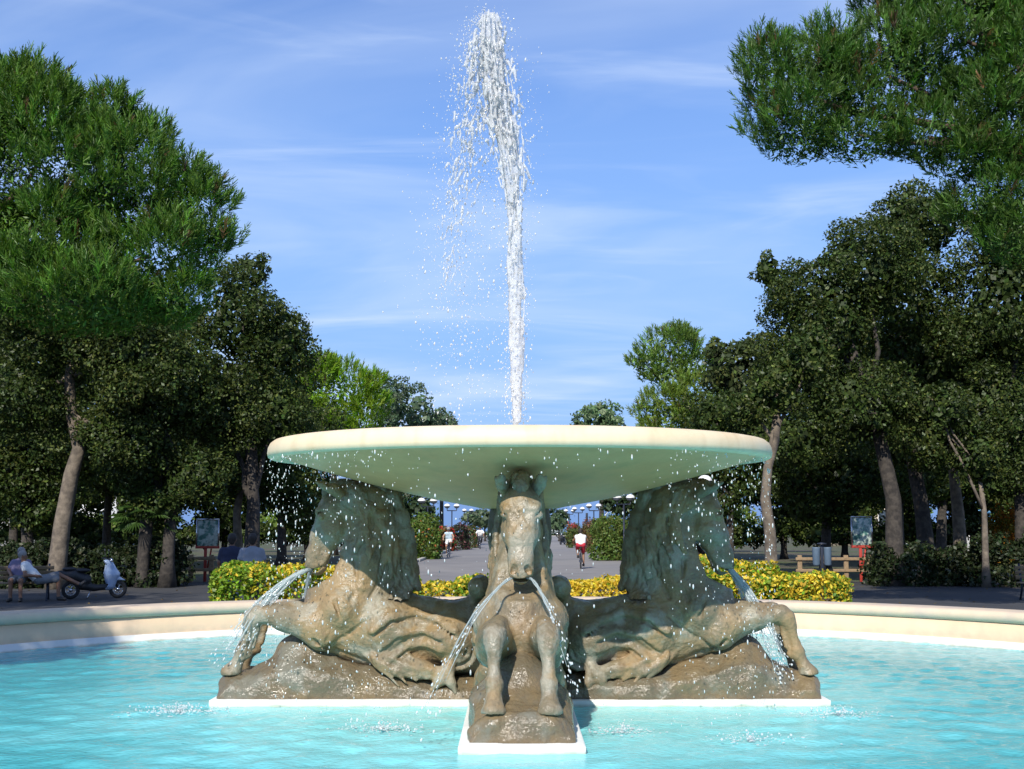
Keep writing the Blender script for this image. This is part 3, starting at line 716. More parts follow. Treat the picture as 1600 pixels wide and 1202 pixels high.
def needle_crown(blobs, dens, L, w, col, r, nn=26, up=1.25, spread=1.15, brown=.04, low=-.35, lobes=()):
    T = [tuft_template(nn, L, w, r, spread) for _ in range(4)]
    V_, F_, C_ = [], [], []; base = 0
    for c, rad in blobs:
        n = max(10, int(dens * (rad[0] * rad[2] + rad[0] * rad[1]) * 6))
        d = rand_dir(r, n); d = d[d[:, 2] > low]; n = len(d)
        k = (r.uniform(.3, 1, n) ** .35) * (1 + .22 * vnoise(d + c, 2.3, 4))
        p = c + d * rad * k[:, None]; m_ = keep_outer(p, lobes, .72, r); p = p[m_]; d = d[m_]; n = len(p)
        if n == 0: continue
        ax_ = d * np.array([1, 1, .8]) + np.array([0, 0, up]) + r.normal(0, .22, (n, 3)); ax_ /= np.linalg.norm(ax_, axis=1)[:, None]
        u, w_ = basis(ax_, r); sc = r.uniform(.7, 1.25, n)
        cc = jitter_col(col, n, r, .26, .08); mk = r.random(n) < brown; cc[mk] = jitter_col((.13, .075, .03), int(mk.sum()), r, .25, .05)
        which = r.integers(0, 4, n)
        for t_ in range(4):
            m_ = which == t_
            if not m_.any(): continue
            tv, tf = T[t_]
            M_ = np.stack([u[m_], w_[m_], ax_[m_]], 2) * sc[m_][:, None, None]
            vv = np.einsum('nij,kj->nki', M_, tv) + p[m_][:, None, :]
            ff = tf[None] + (np.arange(m_.sum()) * len(tv))[:, None, None]
            V_.append(vv.reshape(-1, 3)); F_.append(ff.reshape(-1, 4) + base); base += vv.shape[0] * vv.shape[1]
            C_.append(np.repeat(cc[m_], len(tv), 0))
    return np.concatenate(V_), np.concatenate(F_), np.concatenate(C_)
def wob(a, b, n, amp, r, sag=0.0):
    a = np.array(a, float); b = np.array(b, float); t_ = np.linspace(0, 1, n)[:, None]
    p = a + (b - a) * t_ + r.normal(0, amp, (n, 3)) * np.sin(np.pi * t_); p[:, 2] += sag * np.sin(np.pi * t_[:, 0]); return p
def tree(name, label, base, trunk_pts, r0, crowns, bark, group, r, limbs=5, seg=9, cat='tree'):
    """crowns: (v, f, col, material, blobs); trunk_pts: world points from the ground up"""
    base = np.array(base, float); th = thing(name, label, cat, base, 0, group)
    tp = np.array(trunk_pts, float) - base
    rs = np.linspace(1, .45, len(tp)) * r0; rs[0] *= 1.25
    mb = MB(); mb.tube(tp, rs, seg); mb.build('trunk', bark, th, True)
    allb = []
    for v, f, c, m_, bl in crowns:
        o = link('crown', mesh('crown', v - base, f, m_, False, c), th); o['kind'] = 'stuff'; allb += bl
    if limbs and allb:
        allb = sorted(allb, key=lambda q: -q[1][0])[:limbs]
        for c, rad in allb:
            k = max(1, int(len(tp) * .6)); k = r.integers(k, len(tp)) if len(tp) > k else len(tp) - 1
            s0 = tp[k]; e = np.array(c) - base
            lb = MB(); lb.tube(wob(s0, e, 6, .06 * np.linalg.norm(e - s0) / 3, r), np.linspace(rs[k] * .6, .03, 6), 6); lb.build('limb', bark, th, True)
    return th

def oak(label, d, blobs_px, trunk_px, r0, seed, dens=125, size=.115, col=(.040, .064, .015), col2=(.088, .112, .026), bark=None, group='holm oaks round the plaza', limbs=4, nb=1, base=None):
    """blobs_px: (px x, px y, half width px, half height px) lobes of the outline at distance d"""
    r = np.random.default_rng(seed); bl = []; lb = []
    for bx, by, hw, hh in blobs_px:
        c = np.array(px(bx, by, d)); s_ = d / 2000.0
        rad = np.array([hw * s_, max(hw, hh) * s_ * .9, hh * s_])
        n = max(9, int(2.5 * (hw * hh) ** .5 / 9 * nb))
        bl += blobs_on(c, rad, n, r, (.26, .46), -.75)
        lb.append((c, rad)); bl.append((c, rad * .80))
    if d > 44: k_ = (44 / d) ** 2 * (.62 if d < 75 else 1); dens *= k_ if dens >= 100 else 1; size *= k_ ** -.42 if dens >= 20 and d < 75 else 1
    v, f, c = leaf_crown(bl, dens, size, col, r, col2=col2, lobes=lb); v, f, c = joinm((v, f, c), core_leaves(lb, d, col, r))
    pts = [px(x_, y_, d) for x_, y_ in trunk_px]
    if base is None: base = (pts[0].x, pts[0].y, 0)
    pts = [Vector(base)] + [p for p in pts if p.z > .15]
    return tree('holm_oak', label, base, pts, r0, [(v, f, c, M_leaf, bl)], bark or M_bark_oak, group, r, limbs)
def pine(label, d, blobs_px, trunk_px, r0, seed, dens, L, w, col, nn=26, brown=.04, group='pines round the plaza', name='stone_pine', limbs=6, depth=None, low=-.35, sub=(.30, .5), nb=1.0, fill=True):
    r = np.random.default_rng(seed); bl = []; lb = []
    for bx, by, hw, hh in blobs_px:
        c = np.array(px(bx, by, d)); s_ = d / 2000.0
        rad = np.array([hw * s_, max(hw * .9, hh) * s_, hh * s_])
        n = max(8, int(1.7 * (hw * hh) ** .5 / 8 * nb))
        bl += blobs_on(c, rad, n, r, sub, -.55)
        lb.append((c, rad))
        if fill: bl.append((c, rad * .82))
    v, f, c = needle_crown(bl, dens, L, w, col, r, nn, brown=brown, low=low, lobes=lb)
    if fill: v, f, c = joinm((v, f, c), core_leaves(lb, d, col, r, .45, .80, .30, .60))
    pts = [px(x_, y_, d) for x_, y_ in trunk_px]; base = (pts[0].x, pts[0].y, 0)
    pts = [Vector(base)] + [p for p in pts if p.z > .15]
    return tree(name, label, base, pts, r0, [(v, f, c, M_need, bl)], M_bark_pine, group, r, limbs)

PINE = (.082, .168, .021)
# the two big pines beside the pool
pine('big umbrella pine at the left with a broad sunlit green dome', 21, [(60, 255, 155, 140), (200, 285, 95, 115), (60, 400, 150, 95), (235, 400, 118, 80), (315, 390, 52, 60), (280, 290, 52, 60), (-100, 330, 110, 130), (160, 205, 62, 55), (130, 480, 165, 62), (268, 470, 70, 52), (10, 160, 70, 55), (308, 335, 50, 60)],
     [(-190, 990), (-170, 700), (-120, 520), (-60, 420)], .34, 21, 60, .25, .016, PINE, 19, .012)
pine('tall pine at the right reaching a lobed limb out over the pool', 24, [(1265, 150, 105, 105), (1205, 120, 55, 75), (1340, 210, 95, 65), (1390, 120, 110, 105), (1500, 60, 110, 110), (1550, 240, 80, 60), (1590, 380, 60, 60), (1500, 250, 75, 50), (1535, 320, 62, 62), (1580, 100, 70, 120), (1450, 215, 100, 50), (1550, 170, 90, 100), (1570, 320, 70, 60), (1480, -50, 170, 80), (1640, 80, 90, 160), (1250, 215, 85, 55)],
     [(1760, 1000), (1720, 700), (1690, 420), (1640, 250), (1600, 100)], .36, 22, 46, .25, .016, (.068, .145, .021), 19, .02, low=-.6)
# out-of-view pines: first read off the wall's shadow, others added to shade the plaza
def shade_pine(label, x, y, h, rr, seed):
    r = np.random.default_rng(seed)
    bl = blobs_on((x, y, h), (rr, rr, rr * .5), 26, r, (.3, .48), -.5)
    v, f, c = joinm(needle_crown(bl, 5, .42, .05, PINE, r, 10), core_leaves([(np.array([x, y, h]), np.array([rr, rr, rr * .5]))], 30, PINE, r))
    tree('stone_pine', label, (x, y, 0), [(x, y, 0), (x + .1, y, h * .4), (x, y + .15, h * .9)], .3, [(v, f, c, M_need, bl)], M_bark_pine, 'pines round the plaza', r, 5)
shade_pine('umbrella pine left of the camera, shading the left pool wall', -10.0, 5.2, 9.8, 2.7, 31)
shade_pine('unseen umbrella pine added for shade by the left side of the pool, nearest the bench', -17.5, 14, 10.5, 4.6, 32)
shade_pine('unseen umbrella pine at the far left, added to shade the bench', -16.2, 22.0, 9.6, 4.6, 34)
shade_pine('umbrella pine right of the pool, added outside the picture for shade', 14.2, 20.5, 10.0, 4.6, 33)
shade_pine('second unseen umbrella pine right of the pool, nearer the camera', 13.0, 9.5, 11.0, 3.4, 35)

# holm oaks, left
oak('forked tree with a bare leaning trunk lit from the left', 39, [(110, 500, 130, 110), (40, 620, 90, 90), (200, 560, 110, 110), (190, 680, 80, 70)], [(90, 880), (97, 820), (112, 740), (124, 700), (112, 650), (108, 590), (118, 540)], .30, 41, bark=M_bark_pale)
oak('dark oak hanging low just right of the forked trunk', 40, [(260, 600, 95, 120), (215, 720, 75, 70), (300, 750, 70, 60), (250, 790, 60, 40)], [(262, 880), (268, 780), (260, 680)], .25, 42)
oak('tallest left oak, its ragged top beside the open sky', 42, [(380, 500, 80, 105), (440, 535, 52, 75), (350, 640, 110, 90), (425, 650, 70, 75), (395, 425, 30, 40)], [(392, 880), (396, 790), (390, 690)], .34, 43)
oak('oak leaning behind the two walking men', 46, [(330, 745, 70, 50), (430, 760, 60, 65), (385, 690, 90, 60), (470, 800, 40, 50)], [(372, 865), (370, 800), (380, 740)], .22, 44, bark=M_bark_pale)
oak('shaded oak deep in the left grove behind the bench', 52, [(30, 560, 120, 150), (120, 690, 120, 80), (10, 740, 90, 70), (60, 800, 60, 40)], [(45, 880), (40, 790), (50, 700)], .32, 45)
oak('shaded oak deep in the left grove above the scooter', 56, [(200, 560, 120, 140), (190, 740, 90, 60), (300, 640, 100, 140), (230, 810, 60, 35)], [(165, 880), (168, 800), (175, 720)], .26, 46)
oak('shaded oak in the far left grove, seen over the walkers', 62, [(430, 600, 65, 120), (380, 740, 100, 70), (470, 710, 50, 90), (500, 800, 60, 50)], [(440, 870), (440, 790), (440, 720)], .3, 47)
oak('farthest dark oak at the left edge of the grove', 66, [(-30, 660, 110, 150), (80, 760, 90, 60)], [(20, 870), (22, 800), (30, 740)], .3, 48)
# holm oaks, right
oak('largest right oak with a lumpy olive crown above the hedge', 41, [(1285, 500, 100, 120), (1240, 590, 75, 85), (1360, 420, 100, 90), (1200, 425, 28, 35), (1340, 640, 110, 80), (1240, 690, 70, 60)], [(1398, 880), (1396, 780), (1365, 640), (1320, 520)], .34, 51)
oak('highest right oak, its top just under the pine limb', 45, [(1440, 350, 88, 78), (1400, 480, 110, 110), (1480, 560, 120, 110), (1445, 690, 110, 60)], [(1450, 880), (1440, 790), (1420, 690), (1415, 560)], .36, 52)
oak('dark oak at the right edge of the picture', 43, [(1580, 480, 110, 140), (1575, 390, 70, 90), (1560, 640, 90, 90), (1620, 720, 80, 80)], [(1600, 890), (1596, 790), (1590, 660)], .34, 53)
oak('oak with a low dark skirt over the right information board', 50, [(1250, 710, 80, 80), (1340, 740, 80, 70), (1180, 690, 45, 70), (1270, 790, 70, 45)], [(1290, 880), (1292, 800), (1280, 720)], .26, 54)
oak('sprawling small oak with a drooping crown near the pale trunks', 40, [(1530, 720, 50, 55), (1470, 640, 60, 50)], [(1540, 880), (1538, 800), (1530, 740)], .13, 55, bark=M_bark_pale)
oak('pale-barked oak with a thick twin stem right of the board', 47, [(1510, 640, 90, 70), (1560, 700, 60, 50)], [(1502, 880), (1497, 800), (1490, 740), (1485, 640)], .30, 56, bark=M_bark_pale)
oak('shaded oak deep in the right grove behind the board', 58, [(1330, 600, 120, 140), (1260, 740, 100, 70), (1420, 740, 90, 60), (1330, 800, 60, 40)], [(1405, 870), (1405, 800), (1390, 700)], .3, 57)
oak('shaded oak deep in the right grove by the picture edge', 62, [(1500, 620, 130, 150), (1560, 750, 100, 50), (1630, 640, 70, 160), (1480, 760, 60, 40)], [(1470, 870), (1472, 800), (1480, 720)], .34, 58)
for lab, bx, dd, sd in (('low-branched dark tree at the back of the left grove, farthest left', -20, 70, 131), ('low-branched dark tree at the back of the left grove, behind the forked trunk', 110, 72, 132),
                        ('low-branched dark tree at the back of the left grove, behind the palm', 240, 70, 133), ('low-branched dark tree at the back of the left grove, behind the left board', 350, 73, 134),
                        ('low-branched dark tree at the back of the left grove, nearest the avenue', 480, 71, 135), ('low-branched dark tree at the back of the right grove, nearest the avenue', 1110, 71, 136),
                        ('low-branched dark tree at the back of the right grove, behind the grey trunk', 1225, 73, 137), ('low-branched dark tree at the back of the right grove, left of the right board', 1320, 70, 138),
                        ('low-branched dark tree at the back of the right grove, right of the right board', 1425, 72, 139), ('low-branched dark tree at the back of the right grove, behind the pale twin stem', 1520, 70, 140),
                        ('low-branched dark tree at the back of the right grove, farthest right', 1625, 72, 141)):
    q = np.random.default_rng(sd).uniform(-12, 12, 6)
    oak(lab, dd, [(bx, 690 + q[0], 75, 75), (bx - 25, 770 + q[1], 55, 45), (bx + 30, 765 + q[2], 55, 48), (bx + q[3], 815 + q[4], 55, 32), (bx - 40 + q[3], 838, 45, 20), (bx + 38, 838 + q[4] * .3, 45, 20)], [(bx, 862), (bx + q[5] * .4, 800), (bx, 720)], .22, sd, limbs=2)
# bare pale trunk in front, its own thin crown hidden behind the bowl
oak('single grey trunk rising behind the right hedge past the bowl rim', 33, [(1215, 610, 60, 60), (1170, 640, 50, 40), (1260, 560, 50, 60)], [(1206, 895), (1203, 830), (1196, 780), (1200, 730), (1212, 690), (1215, 640)], .185, 59, bark=M_bark_pale, limbs=3)
oak('slim bent trunk tree in shade behind the right horse', 48, [(1120, 660, 55, 60), (1150, 730, 60, 60), (1090, 730, 50, 60), (1110, 800, 40, 45)], [(1142, 880), (1140, 820), (1132, 770), (1130, 700)], .17, 60)
# trees along the avenue
BR_ = (.17, .29, .02)
pine('bright yellow-green pine behind the left oaks', 82, [(525, 625, 75, 66), (475, 655, 60, 70), (570, 645, 42, 52), (530, 690, 70, 40)], [(520, 850), (522, 780), (520, 690)], .32, 61, 11, .6, .05, BR_, 16, .01, group='trees along the avenue', limbs=3)
oak('left grey-green poplar, tallest of the far left group', 105, [(610, 640, 32, 66)], [(612, 845), (612, 760), (611, 660)], .3, 62, 22, .30, (.085, .135, .07), (.12, .16, .09), group='trees along the avenue', limbs=2)
oak('middle grey-green poplar of the far left group', 110, [(655, 655, 30, 62)], [(655, 845), (655, 760), (655, 660)], .3, 63, 22, .30, (.085, .135, .07), (.12, .16, .09), group='trees along the avenue', limbs=2)
oak('lowest grey-green poplar, last to the right of the far left group', 116, [(690, 672, 24, 42)], [(690, 845), (690, 760), (690, 680)], .25, 64, 22, .30, (.10, .15, .08), (.14, .18, .10), group='trees along the avenue', limbs=2)
oak('dense round tree left of the avenue under the bowl', 84, [(652, 800, 44, 40), (625, 790, 40, 46), (590, 800, 45, 50)], [(650, 860), (650, 820)], .2, 65, 26, .22, (.035, .06, .025), (.05, .08, .03), group='trees along the avenue', limbs=2)
oak('feathery tamarisk at the far left end of the avenue', 150, [(757, 812, 36, 20), (735, 808, 18, 12), (785, 815, 20, 16)], [(758, 842), (757, 820)], .15, 66, 12, .32, (.09, .13, .07), (.12, .16, .09), group='trees along the avenue', limbs=2)
oak('feathery tamarisk at the far right end of the avenue', 150, [(872, 812, 24, 26), (850, 820, 22, 18)], [(874, 842), (873, 820)], .15, 67, 12, .32, (.075, .12, .06), (.10, .14, .08), group='trees along the avenue', limbs=2)
oak('dark round tree right of the avenue under the bowl', 86, [(972, 792, 24, 30), (1005, 790, 36, 50), (950, 788, 16, 16)], [(985, 850), (985, 810)], .2, 68, 26, .22, (.035, .06, .025), (.05, .08, .03), group='trees along the avenue', limbs=2)
pine('far right pine with a wind-cut flat crown against the sky', 80, [(1045, 555, 62, 44), (1012, 572, 36, 30), (1085, 575, 36, 48), (1050, 590, 50, 24)], [(1100, 850), (1098, 760), (1085, 660), (1060, 590)], .3, 69, 12, .5, .045, (.11, .19, .03), 14, .02, group='trees along the avenue', limbs=4)
pine('low yellow-green pine right of the bowl rim', 74, [(1040, 650, 52, 44), (1100, 650, 66, 66), (1150, 680, 55, 50), (1020, 700, 40, 40), (1090, 720, 80, 40)], [(1090, 855), (1090, 780), (1090, 690)], .28, 70, 12, .5, .045, (.14, .21, .028), 14, .02, group='trees along the avenue', limbs=3)
oak('oak between the far pine and the big right oak', 64, [(1130, 580, 40, 55), (1160, 600, 45, 70), (1115, 545, 16, 20), (1185, 560, 36, 50)], [(1140, 860), (1140, 760), (1140, 640)], .26, 71, 30, .18, (.055, .075, .028))
oak('pale round poplar just right of the jet, far down the avenue', 112, [(938, 658, 46, 38), (905, 668, 18, 16)], [(940, 845), (940, 760), (940, 680)], .3, 72, 22, .30, (.12, .19, .085), (.16, .22, .11), group='trees along the avenue', limbs=2)
# sunlit trees and shrubs far beyond both groves, glimpsed between the trunks
oak('sunlit bush mass glimpsed far behind the left trunks', 92, [(60, 825, 60, 22), (140, 822, 40, 22), (230, 815, 60, 30), (345, 820, 50, 26), (430, 815, 50, 30)], [(140, 862), (140, 850)], .1, 73, 30, .30, (.11, .17, .03), (.15, .18, .05), group='trees along the avenue', limbs=0)
oak('sunlit bush mass glimpsed far behind the right trunks', 92, [(1150, 815, 50, 30), (1250, 820, 60, 24), (1420, 812, 40, 26), (1560, 815, 60, 30)], [(1420, 862), (1420, 850)], .1, 74, 30, .30, (.10, .15, .03), (.15, .18, .05), group='trees along the avenue', limbs=0)

# ------------------------------------------------------------------ hedges and shrubs
HG = (.17, .27, .025); HY = (.66, .50, .05)
def hedge(name, label, boxes, dens, size, col, colB, share, seed, group, cat='hedge', rag=.10, stems=True):
    """boxes: (x0,x1,y,half depth,height) rounded hedge bodies filled with leaves, colB marks variegated leaves"""
    r = np.random.default_rng(seed)
    x_ = np.mean([(q[0] + q[1]) / 2 for q in boxes]); y_ = boxes[0][2]
    th = thing(name, label, cat, (x_, y_, 0), 0, group); base = np.array([x_, y_, 0])
    P_, N_ = [], []
    for x0, x1, y, hd, h in boxes:
        h = h * (.90 if cat == 'hedge' else 1)
        A = (x1 - x0) * h * 2 + (x1 - x0) * hd * 2 + 4 * hd * h; n = int(A * dens * 2.6)
        hx = (x1 - x0) / 2
        ar = np.array([hd * h, hx * h, hx * hd * 2]); fa = r.choice(3, n, p=ar / ar.sum()); d = r.uniform(-1, 1, (n, 3)); d[np.arange(n), fa] = r.choice([-1, 1], n)
        pw = 6.0 if cat == 'hedge' else 3.0; q = d / ((np.abs(d) ** pw).sum(1) ** (1 / pw))[:, None]; d = q / np.linalg.norm(q, axis=1)[:, None]
        k = (r.uniform(.55, 1, n) ** .4)[:, None]
        c = np.array([(x0 + x1) / 2, y, h * .36]); p = c + q * k * np.array([hx, hd, h * .64])
        p = p + (rag * vnoise(p, 2.3, seed) + rag * .7 * vnoise(p, 6, seed + 1))[:, None] * d
        p = p[p[:, 2] > .02]; P_.append(p); N_.append((p - c) / np.array([hx, hd, h * .64]))
    P_ = np.concatenate(P_); N_ = np.concatenate(N_); n = len(P_)
    N_ = N_ * .5 + rand_dir(r, n) + np.array([0, -.1, .3]); N_ /= np.linalg.norm(N_, axis=1)[:, None]
    cc = jitter_col(col, n, r, .28, .10)
    f_ = share(P_) if callable(share) else share
    mk = r.random(n) < np.clip(f_ + 1.1 * np.minimum(f_, .42) * vnoise(P_, 1.6, seed + 5), 0, 1)
    cc[mk] = jitter_col(colB, int(mk.sum()), r, .22, .06)
    v, f = leaf_quads(P_ - base, N_, size * r.uniform(.7, 1.3, n), r, .6)
    o = link('foliage', mesh('foliage', v, f, M_leaf, False, np.repeat(cc, 4, 0)), th); o['kind'] = 'stuff'
    if stems:
        for i in range(3):
            bx = boxes[i % len(boxes)]; xx = r.uniform(bx[0] + .2, max(bx[0] + .25, bx[1] - .2))
            sb = MB(); sb.tube(wob((xx - x_, bx[2] - y_, 0), (xx - x_ + .1, bx[2] - y_, bx[4] * .7), 4, .03, r), [.03, .025, .02, .01], 6); sb.build('stem', M_bark_oak, th)
    return th
G_H = 'variegated hedges behind the pool'
hedge('hedge', 'rounded green hedge left of the left horse, flecked with yellow', [(-5.15, -4.0, 22.5, .6, 1.42), (-4.3, -2.9, 22.8, .6, 1.40), (-3.1, -1.6, 23.0, .6, 1.22)], 460, .078, HG, HY,
      lambda p: .18 + .40 * ((np.abs(p[:, 0] + 4.05) < .45) | (np.abs(p[:, 0] + 2.9) < .35)), 81, G_H)
hedge('hedge', 'low golden hedge across the avenue, seen left of the front horse', [(-1.8, -.85, 23.2, .5, .98), (-1.0, .1, 23.2, .5, 1.08)], 460, .078, HG, HY, .42, 82, G_H)
hedge('hedge', 'low golden hedge across the avenue, seen right of the front horse', [(.35, 1.2, 23.2, .5, 1.06), (1.0, 2.2, 23.2, .5, 1.08)], 460, .078, HG, HY, .58, 83, G_H)
hedge('hedge', 'small golden hedge below the muzzle of the right horse', [(3.1, 4.15, 22.9, .55, 1.25), (3.2, 3.95, 23.4, .5, 1.55)], 460, .078, HG, HY, .50, 84, G_H)
hedge('hedge', 'broad golden hedge with a rounded end under the grey trunk', [(4.0, 5.3, 22.6, .65, 1.22), (4.6, 5.85, 22.4, .6, 1.20), (3.9, 4.7, 23.2, .5, 1.42)], 460, .078, HG, HY, .58, 85, G_H)
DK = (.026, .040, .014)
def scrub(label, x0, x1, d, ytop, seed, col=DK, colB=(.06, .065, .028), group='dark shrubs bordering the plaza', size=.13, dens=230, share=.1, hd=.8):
    h = hz_of(ytop, d)
    X0, X1 = lx(x0, d), lx(x1, d); n = max(1, int((X1 - X0) / 2.2)); r = np.random.default_rng(seed); bs = []
    for i in range(n):
        a = X0 + (X1 - X0) * i / n; b_ = X0 + (X1 - X0) * (i + 1) / n
        bs.append((a - .25, b_ + .25, d + r.uniform(-.3, .3), hd, h * r.uniform(.82, 1.05)))
    return hedge('shrub', label, bs, dens, size, col, colB, share, seed, group, 'shrub', .5)
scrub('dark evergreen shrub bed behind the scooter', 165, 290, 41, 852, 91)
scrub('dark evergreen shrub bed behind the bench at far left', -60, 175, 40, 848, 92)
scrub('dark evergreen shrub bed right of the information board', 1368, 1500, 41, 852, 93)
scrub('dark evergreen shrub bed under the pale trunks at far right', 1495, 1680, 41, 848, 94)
scrub('bush with yellow and orange leaves behind the far right trunks', 1562, 1602, 64, 800, 95, (.20, .17, .03), (.55, .20, .03), share=.4)
AV = 'flowering shrubs along the avenue'
def blade_clump(label, x, d, w, ytop, seed, col, colB, share, extra=0, name='shrub'):
    X_ = lx(x, d); h = hz_of(ytop, d); hw = w * d / 2000
    th = hedge(name, label, [(X_ - hw, X_ + hw, d, hw * .9, h)], 105, .16, col, colB, share, seed, AV, 'shrub', .30, stems=False)
    if extra:
        r = np.random.default_rng(seed); V_ = []
        n = extra; a = r.uniform(0, 6.28, n); L_ = h * r.uniform(.7, 1.15, n); lean = r.uniform(.15, .9, n)
        dx, dy = np.cos(a) * lean, np.sin(a) * lean; sx_ = r.uniform(-.5, .5, n) * hw
        w_ = .03
        pts = []
        for t_ in (0, .5, 1):
            pts.append(np.stack([sx_ + dx * L_ * t_ ** 1.4 * .8, dy * L_ * t_ ** 1.4 * .8, L_ * t_ * (1 - .35 * lean * t_)], 1))
        s_ = np.stack([-np.sin(a), np.cos(a), 0 * a], 1) * w_
        v = np.stack([pts[0] - s_, pts[0] + s_, pts[1] + s_, pts[1] - s_, pts[2] + s_ * .15, pts[2] - s_ * .15], 1).reshape(-1, 3)
        b_ = np.arange(n)[:, None] * 6; f = np.vstack([b_ + np.array([0, 1, 2, 3]), b_ + np.array([3, 2, 4, 5])])
        o = link('frond', mesh('frond', v, f, M_leaf, False, np.repeat(jitter_col((.22, .27, .07), n, r), 6, 0)), th); o['kind'] = 'stuff'
    return th
blade_clump('big green shrub with orange blooms at the left kerb', 660, 73, 28, 806, 101, (.10, .16, .03), (.40, .16, .06), .03, 200)
blade_clump('red-flowering shrub behind the woman on the bicycle', 695, 95, 18, 822, 102, (.07, .10, .03), (.55, .03, .025), .40)
blade_clump('dark purple-leaved shrub on the left kerb', 716, 100, 16, 818, 103, (.05, .06, .035), (.12, .04, .05), .35)
blade_clump('small olive shrub on the left kerb, farthest along', 735, 108, 14, 823, 104, (.09, .12, .04), (.20, .09, .05), .2)
blade_clump('tall green shrub with pale grassy fronds at the right kerb', 955, 70, 30, 806, 105, (.09, .15, .03), (.16, .19, .05), .2, 260)
blade_clump('reddish brown shrub on the right kerb beside the man in the vest', 922, 92, 14, 812, 106, (.11, .09, .04), (.22, .08, .05), .4, 60)
blade_clump('small green shrub on the right kerb by the parked moped', 900, 108, 14, 824, 107, (.09, .13, .04), (.15, .15, .05), .2)
blade_clump('red-flowering shrub at the far right kerb', 897, 122, 10, 818, 108, (.07, .10, .03), (.55, .06, .05), .30)
blade_clump('orange-red flowering shrub behind the brown one on the right', 932, 118, 12, 816, 109, (.08, .10, .03), (.50, .13, .06), .25)
scrub('clipped green hedge closing the far end of the avenue', 735, 900, 226, 833, 110, (.09, .14, .04), (.13, .16, .06), AV, .3, 20, .2, 1.2)
grass_m = mat('lawn', (.07, .11, .03), .95, var=.3, vscale=1.2, bump=.4, bscale=20)
sheet('grass', [(-60, 217), (60, 217), (60, 330), (-60, 330)], .006, grass_m)
# small fan palm among the dark oaks on the left
r = np.random.default_rng(120); pd = 40; pb = np.array(px(222, 880, pd)); pb[2] = 0
pt = thing('fan_palm', 'small fan palm with a green crown between the scooter and the left board', 'palm', pb, 0)
mb = MB(); ph = hz_of(800, pd); mb.tube(wob((0, 0, 0), (.1, 0, ph), 7, .03, r), [.24, .2, .19, .19, .2, .2, .17], 10); mb.build('trunk', M_bark_oak, pt, True)
for i in range(26):
    a = i * 2.4 + r.uniform(-.2, .2); el = r.uniform(-.5, 1.25); L_ = r.uniform(.6, .85)
    dr = np.array([math.cos(a) * math.cos(el), math.sin(a) * math.cos(el), math.sin(el)]); o_ = np.array([.1, 0, ph])
    fm = MB(); fm.tube([o_, o_ + dr * L_ * .6, o_ + dr * L_ - np.array([0, 0, .05])], [.015, .012, .008], 5)
    tip = o_ + dr * L_ - np.array([0, 0, .05]); sd = np.cross(dr, [0, 0, 1.0]); sd /= np.linalg.norm(sd) + 1e-6; upv = np.cross(sd, dr)
    for k in range(11):
        b_ = (k - 5) / 5 * 1.25; dd = dr * math.cos(b_) + sd * math.sin(b_); l_ = .5 * (1 - .15 * abs(k - 5) / 5); ww = .022
        s2 = np.cross(dd, upv) * ww
        fm.add([tip - s2 * .4, tip + s2 * .4, tip + dd * l_ * .6 + s2 - upv * .02, tip + dd * l_ - upv * .12, tip + dd * l_ * .6 - s2 - upv * .02], [(0, 1, 2, 3), (0, 3, 4, 4)][:1])
        fm.add([tip, tip + dd * l_ - upv * .12, tip + dd * l_ * .6 - s2 - upv * .02], [(0, 1, 2)])
    me = fm.build('frond', M_leaf, pt); a_ = me.data.color_attributes.new('Col', 'FLOAT_COLOR', 'POINT')
    c_ = np.ones((len(me.data.vertices), 4), np.float32); c_[:, :3] = np.array((.08, .15, .035)) * r.uniform(.8, 1.3); a_.data.foreach_set('color', c_.ravel())
# ------------------------------------------------------------------ falling and spouting water
def water_mat(name, white, clear, rough=.08):
    m = bpy.data.materials.new(name); m.use_nodes = True; t = m.node_tree; t.nodes.clear()
    d = t.nodes.new('ShaderNodeBsdfDiffuse'); d.inputs[0].default_value = (*white, 1)
    l = t.nodes.new('ShaderNodeBsdfTranslucent'); l.inputs[0].default_value = (*white, 1)
    tr = t.nodes.new('ShaderNodeBsdfTransparent'); tr.inputs[0].default_value = (.96, .98, .99, 1)
    g = t.nodes.new('ShaderNodeBsdfGlossy'); g.inputs['Roughness'].default_value = rough
    fr = t.nodes.new('ShaderNodeFresnel'); fr.inputs[0].default_value = 1.4
    a = t.nodes.new('ShaderNodeMixShader'); a.inputs[0].default_value = .27; t.links.new(d.outputs[0], a.inputs[1]); t.links.new(l.outputs[0], a.inputs[2])
    b = t.nodes.new('ShaderNodeMixShader'); b.inputs[0].default_value = clear; t.links.new(a.outputs[0], b.inputs[1]); t.links.new(tr.outputs[0], b.inputs[2])
    hf_ = t.nodes.new('ShaderNodeMath'); hf_.operation = 'MULTIPLY'; hf_.inputs[1].default_value = .5; t.links.new(fr.outputs[0], hf_.inputs[0])
    c = t.nodes.new('ShaderNodeMixShader'); t.links.new(hf_.outputs[0], c.inputs[0]); t.links.new(b.outputs[0], c.inputs[1]); t.links.new(g.outputs[0], c.inputs[2])
    o = t.nodes.new('ShaderNodeOutputMaterial'); t.links.new(c.outputs[0], o.inputs[0]); return m
M_jet = water_mat('white_water', (.98, .985, .98), .47)
M_drop = water_mat('water_drop', (.95, .97, .97), .25)
M_stream = water_mat('clear_stream', (.82, .90, .90), .68)
OCT_V = np.array([(1, 0, 0), (0, 1, 0), (-1, 0, 0), (0, -1, 0), (0, 0, 1.0), (0, 0, -1.0)])
_t = (1 + 5 ** .5) / 2
